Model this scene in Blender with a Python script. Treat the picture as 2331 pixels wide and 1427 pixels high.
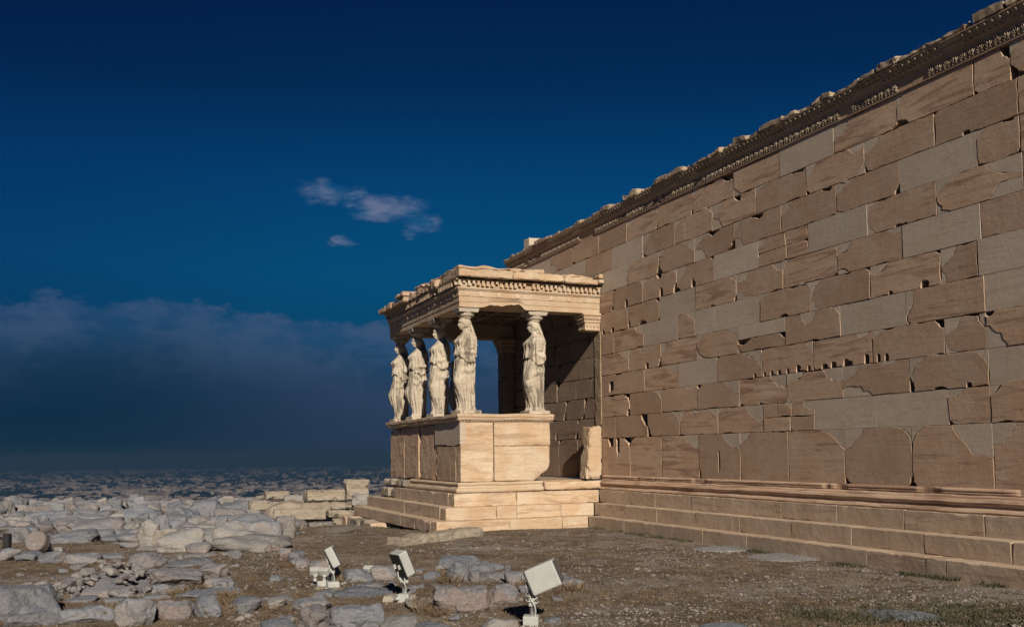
import bpy, bmesh, math, random
import numpy as np
from math import radians, sin, cos, pi
from mathutils import Vector, Matrix, noise
from mathutils.geometry import tessellate_polygon

for _o in list(bpy.data.objects):
    bpy.data.objects.remove(_o)
SC = bpy.context.scene
COL = SC.collection

# ------------------------------------------------------------------ camera
# calibrated from the photograph: x runs east along the temple wall, y north (into it), z up
CAMP = Vector((19.74, -10.6, 1.72))
F_PX, CX, CY, W_PX, H_PX = 2145.93, 1164.84, 874.3, 2331., 1427.
RT = Vector((0.38643, 0.92225, -0.010964))
DN = Vector((-0.071767, 0.018215, -0.997255))
FW = Vector((-0.919522, 0.386156, 0.073226))
FWH = Vector((-0.92200, 0.38720, 0)).normalized()
RTH = Vector((FWH.y, -FWH.x, 0))
cam_d = bpy.data.cameras.new('camera')
cam = bpy.data.objects.new('camera', cam_d)
COL.objects.link(cam)
cam_d.sensor_width = 36.0
cam_d.lens = F_PX / W_PX * 36.0
cam_d.shift_x = (W_PX / 2 - CX) / W_PX
cam_d.shift_y = (CY - H_PX / 2) / W_PX
cam_d.clip_start = 0.1
cam_d.clip_end = 90000
_m = Matrix((RT, -DN, -FW)).transposed().to_4x4()
_m.translation = CAMP
cam.matrix_world = _m
SC.camera = cam

# ------------------------------------------------------------------ sun, sky, exposure
SUN_EL, SUN_OFF = radians(27), radians(10.5)
SUN = Vector((cos(SUN_EL) * cos(SUN_OFF), -cos(SUN_EL) * sin(SUN_OFF), sin(SUN_EL)))
sun_d = bpy.data.lights.new('sun', 'SUN')
sun_d.energy = 5.0
sun_d.angle = radians(0.5)
sun_d.color = (1.0, 0.895, 0.75)
sun = bpy.data.objects.new('sun', sun_d)
COL.objects.link(sun)
sun.rotation_euler = (-SUN).to_track_quat('-Z', 'Y').to_euler()
sun.location = (40, -20, 30)
SC.view_settings.view_transform = 'Standard'
SC.view_settings.look = 'None'
SC.view_settings.exposure = 0.0
SC.view_settings.gamma = 1.0
SC.view_settings.use_curve_mapping = False
SC.render.engine = 'CYCLES'
SC.cycles.use_denoising = True
SC.cycles.max_bounces = 4
SC.cycles.diffuse_bounces = 1
SC.cycles.volume_bounces = 0


class NT:
    """small node-tree helper"""
    def __init__(s, tree):
        s.t = tree
        tree.nodes.clear()

    def n(s, typ, ins=None, **props):
        nd = s.t.nodes.new(typ)
        for k, v in props.items():
            setattr(nd, k, v)
        for k, v in (ins or {}).items():
            s.put(nd.inputs[k], v)
        return nd

    def put(s, sock, v):
        if isinstance(v, bpy.types.NodeSocket):
            s.t.links.new(v, sock)
        elif isinstance(v, bpy.types.Node):
            s.t.links.new(v.outputs[0], sock)
        elif isinstance(v, (tuple, list)) and sock.type == 'RGBA' and len(v) == 3:
            sock.default_value = (*v, 1)
        else:
            sock.default_value = v

    def m(s, op, a, b=0.0, c=0.0, clamp=False):
        nd = s.n('ShaderNodeMath', {0: a, 1: b, 2: c}, operation=op, use_clamp=clamp)
        return nd.outputs[0]

    def mix(s, f, a, b, blend='MIX'):
        nd = s.n('ShaderNodeMix', data_type='RGBA', blend_type=blend)
        s.put(nd.inputs[0], f)
        s.put(nd.inputs[6], a)
        s.put(nd.inputs[7], b)
        return nd.outputs[2]

    def ramp(s, f, stops, interp='LINEAR'):
        nd = s.n('ShaderNodeValToRGB', {0: f})
        cr = nd.color_ramp
        cr.interpolation = interp
        while len(cr.elements) < len(stops):
            cr.elements.new(0.5)
        for e, (p, c) in zip(cr.elements, stops):
            e.position = p
            e.color = (c, c, c, 1) if isinstance(c, (int, float)) else (*c, 1)
        return nd.outputs[0]

    def smooth(s, v, a, b):
        nd = s.n('ShaderNodeMapRange', {0: v, 1: a, 2: b, 3: 0.0, 4: 1.0}, interpolation_type='SMOOTHSTEP')
        return nd.outputs[0]

    def noise(s, vec, scale, detail=5, rough=0.55, dist=0.0):
        return s.n('ShaderNodeTexNoise', {'Vector': vec, 'Scale': scale, 'Detail': detail, 'Roughness': rough, 'Distortion': dist}).outputs[0]


def srgb(r, g, b):
    f = lambda c: (c / 255 / 12.92) if c / 255 <= 0.04045 else ((c / 255 + 0.055) / 1.055) ** 2.4
    return (f(r), f(g), f(b))


world = bpy.data.worlds.new("World")
SC.world = world
world.use_nodes = True
w = NT(world.node_tree)
tc = w.n('ShaderNodeTexCoord').outputs['Generated']
dfw = w.n('ShaderNodeVectorMath', {0: tc, 1: tuple(FWH)}, operation='DOT_PRODUCT').outputs['Value']
drt = w.n('ShaderNodeVectorMath', {0: tc, 1: tuple(RTH)}, operation='DOT_PRODUCT').outputs['Value']
dz = w.n('ShaderNodeSeparateXYZ', {0: tc}).outputs[2]
hor = w.m('SQRT', w.m('ADD', w.m('MULTIPLY', dfw, dfw), w.m('MULTIPLY', drt, drt)))
elev = w.m('ARCTAN2', dz, hor)                      # radians above the horizon
azim = w.m('ARCTAN2', drt, dfw)                     # compass angle, 0 = north-west-west
e01 = w.m('DIVIDE', elev, 0.55, clamp=True)
D = 0.55
clear = w.ramp(e01, [(0.0, srgb(24, 44, 66)), (0.07 / D, srgb(12, 54, 84)), (0.12 / D, srgb(0, 70, 108)), (0.19 / D, srgb(0, 76, 119)),
                     (0.28 / D, srgb(0, 64, 112)), (0.37 / D, srgb(0, 43, 86)), (0.46 / D, srgb(0, 31, 74)), (1.0, srgb(0, 23, 60))])
left = w.smooth(azim, -0.05, -0.62)                 # lens vignetting put into the sky colour, darker towards the sides
clear = w.mix(w.m('MULTIPLY', left, 0.85), clear, (0.5, 0.60, 0.74), 'MULTIPLY')
right = w.smooth(azim, 0.05, 0.7)
clear = w.mix(w.m('MULTIPLY', right, 0.6), clear, (0.7, 0.7, 0.8), 'MULTIPLY')
vec = w.n('ShaderNodeCombineXYZ', {0: azim, 1: elev, 2: 0.0}).outputs[0]
stretch = w.n('ShaderNodeMapping', {0: vec, 3: (1.0, 2.0, 1.0)}).outputs[0]
big = w.noise(stretch, 9.0, 8, 0.6)
fine = w.noise(stretch, 26.0, 6, 0.6)
# long bank of cloud with a ragged top, lower towards the porch
top = w.ramp(w.m('ADD', azim, 0.65), [(0.0, 0.145), (0.15, 0.149), (0.21, 0.157), (0.30, 0.163), (0.36, 0.151), (0.44, 0.146), (0.5, 0.135), (1.0, 0.12)])
edge = w.m('ADD', w.m('MULTIPLY_ADD', big, 0.065, -0.034), w.m('MULTIPLY_ADD', fine, 0.035, -0.0175))
under = w.m('SUBTRACT', w.m('ADD', top, edge), elev)
bank = w.smooth(under, -0.002, 0.007)
thick = w.smooth(under, 0.115, 0.0)
body = w.smooth(w.m('ADD', w.m('MULTIPLY', big, 0.7), w.m('MULTIPLY', fine, 0.3)), 0.42, 0.60)
cl_f = w.m('MULTIPLY', bank, w.m('MULTIPLY', thick, w.m('MULTIPLY_ADD', body, 0.75, 0.25)))
bank_dark = w.m('MULTIPLY', bank, w.smooth(under, 0.01, 0.085))
haze_c = w.mix(w.smooth(azim, -0.45, -0.10), srgb(0, 42, 68), srgb(40, 60, 88))
skyc = w.mix(w.m('MULTIPLY', bank_dark, 0.9), clear, haze_c)
skyc = w.mix(w.m('MULTIPLY', cl_f, 0.85), skyc, srgb(64, 86, 119))
# small bright cumulus puffs
puff_sum = None
warp = w.n('ShaderNodeTexNoise', {'Vector': stretch, 'Scale': 30.0, 'Detail': 6.0, 'Roughness': 0.62}).outputs['Color']
wv = w.n('ShaderNodeVectorMath', {0: w.n('ShaderNodeVectorMath', {0: warp, 1: (-0.5, -0.5, -0.5)}, operation='ADD').outputs[0], 1: (0.045, 0.034, 0.0)}, operation='MULTIPLY').outputs[0]
vecw = w.n('ShaderNodeVectorMath', {0: vec, 1: wv}, operation='ADD').outputs[0]
for (u, v, ru, rv) in [(-0.196, 0.272, 0.026, 0.011), (-0.168, 0.268, 0.016, 0.006), (-0.138, 0.257, 0.026, 0.014), (-0.112, 0.258, 0.022, 0.011),
                       (-0.150, 0.250, 0.018, 0.008), (-0.094, 0.243, 0.018, 0.012), (-0.181, 0.223, 0.013, 0.0085), (-0.103, 0.236, 0.012, 0.008)]:
    dv = w.n('ShaderNodeVectorMath', {0: w.n('ShaderNodeVectorMath', {0: vecw, 1: (-u, -v, 0)}, operation='ADD').outputs[0], 1: (1 / ru, 1 / rv, 0)}, operation='MULTIPLY').outputs[0]
    ln = w.n('ShaderNodeVectorMath', {0: dv}, operation='LENGTH').outputs['Value']
    p = w.smooth(ln, 1.35, 0.3)
    puff_sum = p if puff_sum is None else w.m('MAXIMUM', puff_sum, p)
puff = w.m('MULTIPLY', puff_sum, w.m('MULTIPLY_ADD', fine, 0.5, 0.5))
skyc = w.mix(puff, skyc, w.mix(w.smooth(fine, 0.35, 0.65), srgb(26, 84, 126), srgb(106, 117, 147)))
sky_tex = w.n('ShaderNodeTexSky', sky_type='NISHITA', sun_disc=False, sun_elevation=SUN_EL, sun_rotation=pi / 2 + SUN_OFF)
sky_mix = w.mix(0.0004, skyc, sky_tex.outputs[0])
# below the horizon the same haze goes on
bg = w.n('ShaderNodeBackground', {'Color': w.mix(0.0, sky_mix, (0, 0, 0)), 'Strength': 1.0})
w.n('ShaderNodeOutputWorld', {'Surface': bg})

# ------------------------------------------------------------------ materials
MATS = {}


def newmat(name):
    m = bpy.data.materials.new(name)
    m.use_nodes = True
    nt = NT(m.node_tree)
    MATS[name] = m
    return m, nt


def finish(nt, color, rough=0.9, height=None, hdist=0.01, hstr=1.0, spec=0.2, metallic=0.0):
    b = nt.n('ShaderNodeBsdfPrincipled', {'Base Color': color, 'Roughness': rough, 'Specular IOR Level': spec, 'Metallic': metallic})
    if height is not None:
        bp = nt.n('ShaderNodeBump', {'Height': height, 'Distance': hdist, 'Strength': hstr})
        nt.put(b.inputs['Normal'], bp.outputs[0])
    nt.n('ShaderNodeOutputMaterial', {'Surface': b})


def stone_mat(name, base, pale, dark, stain=0.5, vein=0.6, hdist=0.012, var=0.25, pit=0.5, seed=0.0, streak_rot=-8, soot=0.0):
    m, nt = newmat(name)
    pos = nt.n('ShaderNodeNewGeometry').outputs['Position']
    oi = nt.n('ShaderNodeObjectInfo').outputs['Random']
    off = nt.n('ShaderNodeCombineXYZ', {0: nt.m('MULTIPLY', oi, 37.0), 1: nt.m('MULTIPLY', oi, 11.0), 2: nt.m('MULTIPLY_ADD', oi, 23.0, seed)}).outputs[0]
    p = nt.n('ShaderNodeVectorMath', {0: pos, 1: off}, operation='ADD').outputs[0]
    rot = nt.n('ShaderNodeCombineXYZ', {0: 0.0, 1: nt.m('MULTIPLY_ADD', oi, 0.55, radians(streak_rot) - 0.27), 2: 0.0}).outputs[0]
    st = nt.n('ShaderNodeMapping', {0: p, 2: rot, 3: (1.0, 1.0, 9.0)}).outputs[0]
    streak = nt.noise(st, 2.1, 9, 0.66, 0.4)
    mott = nt.noise(p, 1.7, 6, 0.6)
    grain = nt.noise(p, 28.0, 4, 0.65)
    c = nt.mix(nt.smooth(mott, 0.36, 0.66), base, pale)
    c = nt.mix(nt.m('MULTIPLY', nt.smooth(streak, 0.54, 0.74), vein), c, dark)
    big = nt.noise(st, 0.7, 7, 0.66, 1.2)
    sm = nt.m('MULTIPLY', nt.smooth(nt.m('ADD', big, nt.m('MULTIPLY_ADD', oi, 0.22, -0.11)), 0.55, 0.72), stain)
    c = nt.mix(sm, c, tuple(x * y for x, y in zip(dark, (0.62, 0.55, 0.55))))
    if soot:
        so = nt.smooth(nt.noise(nt.n('ShaderNodeMapping', {0: p, 3: (2.0, 2.0, 0.5)}).outputs[0], 2.3, 7, 0.7, 0.5), 0.52, 0.61)
        c = nt.mix(nt.m('MULTIPLY', so, soot), c, (0.10, 0.085, 0.07))
    c = nt.mix(0.5, c, nt.ramp(grain, [(0.3, 0.82), (0.7, 1.14)]), 'MULTIPLY')
    c = nt.mix(1.0, c, nt.ramp(oi, [(0.0, 1 - var), (1.0, 1.0 + var * 0.45)]), 'MULTIPLY')
    vor = nt.n('ShaderNodeTexVoronoi', {'Vector': p, 'Scale': 9.0, 'Randomness': 1.0})
    pits = nt.smooth(vor.outputs['Distance'], 0.16, 0.05)
    h = nt.m('ADD', nt.m('MULTIPLY', nt.noise(p, 9.0, 8, 0.65), 0.9), nt.m('MULTIPLY', streak, 0.9))
    h = nt.m('SUBTRACT', h, nt.m('MULTIPLY', pits, pit * 0.6))
    h = nt.m('ADD', h, nt.m('MULTIPLY', nt.noise(p, 2.2, 3, 0.5), 1.5))
    finish(nt, c, 0.92, h, hdist, 0.9)
    return m


OLD = stone_mat('old_marble', (0.53, 0.358, 0.242), (0.585, 0.425, 0.305), (0.32, 0.195, 0.135), stain=0.6, vein=0.7, hdist=0.0045, var=0.22, streak_rot=-10)
NEW = stone_mat('new_marble', (0.575, 0.468, 0.365), (0.615, 0.515, 0.415), (0.48, 0.37, 0.275), stain=0.2, vein=0.9, hdist=0.0035, var=0.16, pit=0.0, seed=5, streak_rot=-22)
SOOT_SHADE = stone_mat('smoked_shaded_marble', (0.30, 0.21, 0.15), (0.36, 0.265, 0.195), (0.18, 0.12, 0.085), stain=0.7, vein=0.7, hdist=0.006, var=0.15, seed=15)  # soot colour of the inner wall; on ceiling and west pilaster it paints shade
CORE = stone_mat('rough_core', (0.40, 0.29, 0.19), (0.46, 0.35, 0.24), (0.26, 0.18, 0.12), hdist=0.03)
LIT = stone_mat('porch_marble', (0.545, 0.385, 0.25), (0.61, 0.49, 0.36), (0.37, 0.225, 0.125), stain=0.4, vein=0.75, hdist=0.016, var=0.12, seed=9)
STEP = stone_mat('step_marble', (0.51, 0.38, 0.27), (0.56, 0.44, 0.33), (0.34, 0.235, 0.16), stain=0.5, vein=0.6, hdist=0.005, var=0.14, seed=3)
STATUE = stone_mat('statue_marble', (0.51, 0.44, 0.34), (0.57, 0.50, 0.40), (0.40, 0.30, 0.20), stain=0.35, vein=0.6, hdist=0.016, var=0.06, seed=2, soot=0.7)
TAN = stone_mat('poros_stone', (0.30, 0.255, 0.20), (0.37, 0.325, 0.265), (0.26, 0.17, 0.105), stain=0.45, vein=0.5, hdist=0.02, var=0.2, pit=1.4, seed=7, streak_rot=12)
DARKM = stone_mat('carved_marble', (0.40, 0.30, 0.21), (0.50, 0.40, 0.29), (0.26, 0.185, 0.125), stain=0.4, vein=0.5, hdist=0.014, var=0.25, seed=12)


def rock_mat(name, base, pale, dark, warm, hdist=0.03, var=0.3, top=None):
    m, nt = newmat(name)
    oi = nt.n('ShaderNodeObjectInfo').outputs['Random']
    off = nt.n('ShaderNodeCombineXYZ', {0: nt.m('MULTIPLY', oi, 31.0), 1: nt.m('MULTIPLY', oi, 17.0), 2: nt.m('MULTIPLY', oi, 7.0)}).outputs[0]
    geo = nt.n('ShaderNodeNewGeometry')
    p = nt.n('ShaderNodeVectorMath', {0: geo.outputs['Position'], 1: off}, operation='ADD').outputs[0]
    mott = nt.noise(p, 2.0, 7, 0.62, 0.4)
    c = nt.mix(nt.smooth(mott, 0.36, 0.64), base, pale)
    wm = nt.smooth(nt.m('ADD', nt.noise(p, 1.1, 5, 0.6), nt.m('MULTIPLY_ADD', oi, 0.24, -0.12)), 0.5, 0.66)
    c = nt.mix(nt.m('MULTIPLY', wm, 0.75), c, warm)
    if top is not None:      # sky reflection painted as bluish grey into the upward faces
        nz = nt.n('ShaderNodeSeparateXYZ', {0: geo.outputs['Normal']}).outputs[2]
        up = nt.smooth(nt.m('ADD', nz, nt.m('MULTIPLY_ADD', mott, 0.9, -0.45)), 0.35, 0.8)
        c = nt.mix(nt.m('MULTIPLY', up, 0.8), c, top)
    vein = nt.noise(nt.n('ShaderNodeMapping', {0: p, 2: (0.5, 0.4, 0.2), 3: (1, 1, 4)}).outputs[0], 3.0, 9, 0.68, 1.2)
    c = nt.mix(nt.m('MULTIPLY', nt.smooth(vein, 0.55, 0.75), 0.55), c, dark)
    lich = nt.smooth(nt.noise(p, 7.0, 7, 0.7), 0.58, 0.66)
    c = nt.mix(nt.m('MULTIPLY', lich, 0.4), c, tuple(min(1, x * 1.55) for x in pale))
    grain = nt.noise(p, 34.0, 4, 0.7)
    c = nt.mix(0.7, c, nt.ramp(grain, [(0.3, 0.72), (0.7, 1.2)]), 'MULTIPLY')
    c = nt.mix(1.0, c, nt.ramp(oi, [(0.0, 1 - var), (1.0, 1.0 + var * 0.4)]), 'MULTIPLY')
    h = nt.m('ADD', nt.m('MULTIPLY', nt.noise(p, 9.0, 10, 0.7), 1.0), nt.m('MULTIPLY', vein, 0.8))
    finish(nt, c, 0.9, h, hdist, 1.0)
    return m


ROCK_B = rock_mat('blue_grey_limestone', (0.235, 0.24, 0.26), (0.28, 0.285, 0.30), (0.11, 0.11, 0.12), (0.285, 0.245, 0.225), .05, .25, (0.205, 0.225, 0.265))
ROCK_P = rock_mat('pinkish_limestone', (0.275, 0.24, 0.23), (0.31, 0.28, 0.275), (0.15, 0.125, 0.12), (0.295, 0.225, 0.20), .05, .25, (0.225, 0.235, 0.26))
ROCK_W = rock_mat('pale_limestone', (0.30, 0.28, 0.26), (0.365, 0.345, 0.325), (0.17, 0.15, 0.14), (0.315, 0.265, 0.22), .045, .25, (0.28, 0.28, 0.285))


def plain(name, col, rough=0.5, bump=0.0, spec=0.4, metallic=0.0, var=0.06):
    m, nt = newmat(name)
    tcn = nt.n('ShaderNodeTexCoord').outputs['Object']
    n1 = nt.noise(tcn, 9.0, 6, 0.65)
    c = nt.mix(1.0, col, nt.ramp(n1, [(0.3, 1 - var * 2), (0.7, 1 + var)]), 'MULTIPLY')
    finish(nt, c, rough, nt.noise(tcn, 60.0, 3) if bump else None, bump, 0.6, spec, metallic)
    return m


PAINT = plain('pale_grey_paint', (0.44, 0.45, 0.425), 0.42, 0.0004)
STEEL = plain('galvanised_steel', (0.36, 0.37, 0.38), 0.45, 0.0005, 0.5, 0.6, 0.15)
CONCRETE = plain('concrete', (0.42, 0.38, 0.31), 0.9, 0.004, 0.2, 0.0, 0.15)
CABLE = plain('grey_cable_sleeve', (0.36, 0.34, 0.30), 0.55)
BLACK = plain('black_rubber', (0.02, 0.02, 0.02), 0.6)
GLASSD = plain('lamp_glass', (0.05, 0.06, 0.07), 0.1, 0, 0.6)
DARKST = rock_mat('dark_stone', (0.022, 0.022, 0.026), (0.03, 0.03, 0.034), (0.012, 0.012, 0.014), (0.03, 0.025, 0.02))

# ------------------------------------------------------------------ object helpers
RNG = random.Random(7)


def fbm(p, o=4):
    return noise.fractal(p, 1.0, 2.0, o)


def link_mesh(name, me, mat, parent=None, smooth=False, loc=None):
    o = bpy.data.objects.new(name, me)
    COL.objects.link(o)
    if mat is not None and not me.materials:
        me.materials.append(mat)
    if smooth:
        me.polygons.foreach_set('use_smooth', [True] * len(me.polygons))
    if parent is not None:
        o.parent = parent
    if loc is not None:
        o.location = loc
    return o


def mesh(name, verts, faces):
    me = bpy.data.meshes.new(name)
    me.from_pydata([tuple(v) for v in verts], [], [tuple(f) for f in faces])
    me.update()
    return me


class MB:
    def __init__(s):
        s.v, s.f = [], []

    def add(s, verts, faces):
        k = len(s.v)
        s.v += [tuple(v) for v in verts]
        s.f += [tuple(i + k for i in f) for f in faces]
        return s

    def box(s, x0, x1, y0, y1, z0, z1, mat=None):
        vs = [(x, y, z) for x in (x0, x1) for y in (y0, y1) for z in (z0, z1)]
        if mat is not None:
            vs = [mat @ Vector(v) for v in vs]
        return s.add(vs, [(0, 1, 3, 2), (4, 6, 7, 5), (0, 4, 5, 1), (2, 3, 7, 6), (0, 2, 6, 4), (1, 5, 7, 3)])

    def build(s, name, mat, parent=None, smooth=False):
        return link_mesh(name, mesh(name, s.v, s.f), mat, parent, smooth)


def thing(name, label, cat, loc=(0, 0, 0), group=None):
    o = bpy.data.objects.new(name, None)
    o.empty_display_size = 0.2
    COL.objects.link(o)
    o.location = loc
    return tag(o, label, cat, group)


def tag(o, label, cat=None, group=None):
    o['label'] = label
    if cat:
        o['category'] = cat
    if group:
        o['group'] = group
    return o


def rough_box(x0, x1, y0, y1, z0, z1, seed=0, amp=0.012, step=0.09, chip=0.03, bevel=0.012):
    """a stone block: finely divided box, arrises chamfered and chipped, faces slightly uneven; returns verts, faces"""
    lo = (x0, y0, z0)
    dims = (x1 - x0, y1 - y0, z1 - z0)
    P = []
    for L in dims:
        ends = [e for e in (.010, .024, .05) if e < L * .3]
        a, b = (ends[-1], L - ends[-1]) if ends else (0, L)
        k = max(1, min(24, int((b - a) / step)))
        P.append([0.0] + ends[:-1] + [a + (b - a) * i / k for i in range(k + 1)] + [L - e for e in reversed(ends[:-1])] + [L] if ends else [0.0, L / 2, L])
    n = [len(p) - 1 for p in P]
    bm = bmesh.new()
    idx = {}

    def vert(i, j, k):
        key = (i, j, k)
        if key not in idx:
            loc = (P[0][i], P[1][j], P[2][k])
            q = Vector([lo[a] + loc[a] for a in range(3)])
            dist = [min(loc[a], dims[a] - loc[a]) for a in range(3)]
            sgn = [1 if loc[a] < dims[a] / 2 else -1 for a in range(3)]
            nz = fbm(q * 2.6 + Vector((seed * 3.1, seed, 0)), 4)
            fine_ = fbm(q * 9 + Vector((seed, 2, 0)), 3)
            for a in range(3):
                if dist[a] < 1e-7:
                    q[a] += sgn[a] * amp * (0.4 + 0.6 * nz + .35 * fine_)
            w_ = bevel + chip * (2.2 * max(0.0, fbm(q * 3.1 + Vector((0, seed * 1.7, 3)), 4) - .08) + .5 * max(0., fine_))
            for a in range(3):
                for b in range(a + 1, 3):
                    pen = w_ - dist[a] - dist[b]
                    if pen > 0:
                        q[a] += sgn[a] * pen * .5
                        q[b] += sgn[b] * pen * .5
            idx[key] = bm.verts.new(q)
        return idx[key]
    for a in range(3):
        b, c = [(1, 2), (2, 0), (0, 1)][a]
        for side in (0, n[a]):
            for u in range(n[b]):
                for v in range(n[c]):
                    quad = []
                    for du, dv in ((0, 0), (1, 0), (1, 1), (0, 1)):
                        ijk = [0, 0, 0]
                        ijk[a], ijk[b], ijk[c] = side, u + du, v + dv
                        quad.append(vert(*ijk))
                    if side == 0:
                        quad.reverse()
                    bm.faces.new(quad)
    bm.verts.index_update()
    V = [v.co.copy() for v in bm.verts]
    Fc = [[v.index for v in f.verts] for f in bm.faces]
    bm.free()
    return V, Fc


def rbox(name, mat, parent, *a, **k):
    V, Fc = rough_box(*a, **k)
    return link_mesh(name, mesh(name, V, Fc), mat, parent)


def sweep(profile, path, step=0.12, close=True, disp=None):
    """profile [(offset outward, z)], path [(x, y)] walked so that outward is on the LEFT... right-hand normal (dy,-dx)"""
    pts = []
    n = len(path)
    nor = []
    for i in range(n - 1):
        d = Vector((path[i + 1][0] - path[i][0], path[i + 1][1] - path[i][1]))
        d.normalize()
        nor.append(Vector((-d.y, d.x)))
    secs = []
    for i in range(n):
        if i == 0:
            m = nor[0]
        elif i == n - 1:
            m = nor[-1]
        else:
            m = (nor[i - 1] + nor[i])
            m = m / (1 + nor[i - 1].dot(nor[i]))
        secs.append((Vector(path[i]), m))
    full = []
    for i in range(n - 1):
        (p0, m0), (p1, m1) = secs[i], secs[i + 1]
        k = max(1, int((p1 - p0).length / step))
        for j in range(k):
            t = j / k
            full.append((p0.lerp(p1, t), m0.lerp(m1, t) if j else m0, nor[i]))
    full.append((secs[-1][0], secs[-1][1], nor[-1]))
    # inside a straight run use the plain normal so the moulding keeps its width
    V, Fc = [], []
    for q, (p, m, nn) in enumerate(full):
        corner = any((p - s[0]).length < 1e-6 for s in secs)
        mm = m if corner else nn
        for (o, z) in profile:
            co = Vector((p.x + mm.x * o, p.y + mm.y * o, z))
            if disp:
                co = disp(co, o)
            V.append(co)
    np_ = len(profile)
    for q in range(len(full) - 1):
        for j in range(np_ if close else np_ - 1):
            a, b = q * np_ + j, q * np_ + (j + 1) % np_
            Fc.append((a, b, b + np_, a + np_))
    if close:
        Fc.append(tuple(range(np_ - 1, -1, -1)))
        Fc.append(tuple(range(len(V) - np_, len(V))))
    return V, Fc


def ss(a, b, x):
    t = min(1, max(0, (x - a) / (b - a)))
    return t * t * (3 - 2 * t)


def ground_z(x, y):
    z = 0.075 - 0.48 * ss(1.2, -10.0, x - 0.15 * (y + 5))
    z -= 0.06 * ss(-5.5, -9, y)
    z += 0.05 * fbm(Vector((x * 0.35, y * 0.35, 1.3)), 3) * ss(-1.2, -3, y)
    # low mound below the porch corner
    z += 0.16 * math.exp(-(((x + 1.5) / 3.0) ** 2 + ((y + 6.0) / 0.9) ** 2))
    # edge of the rock, then the drop to the city
    r = max(-(x + 27) , (-y - 24), 0) if y < 3 else max(-(x + 27), 0)
    if r > 0:
        z -= 0.02 * r * r
    return max(z, -60)


def ray(px, py):
    return (RT * ((px - CX) / F_PX) + DN * ((py - CY) / F_PX) + FW)


def on_ground(px, py, lift=0.0):
    d = ray(px, py)
    a, b = 2.0, 120.0
    f = lambda t: (CAMP + d * t).z - lift - ground_z((CAMP + d * t).x, (CAMP + d * t).y)
    t = 4.0
    while t < 120 and f(t) > 0:
        t *= 1.01
    a, b = t / 1.01, t
    for _ in range(30):
        c = (a + b) / 2
        if f(c) > 0:
            a = c
        else:
            b = c
    return CAMP + d * b


def at_depth(px, py, depth):
    return CAMP + ray(px, py) * depth

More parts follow.
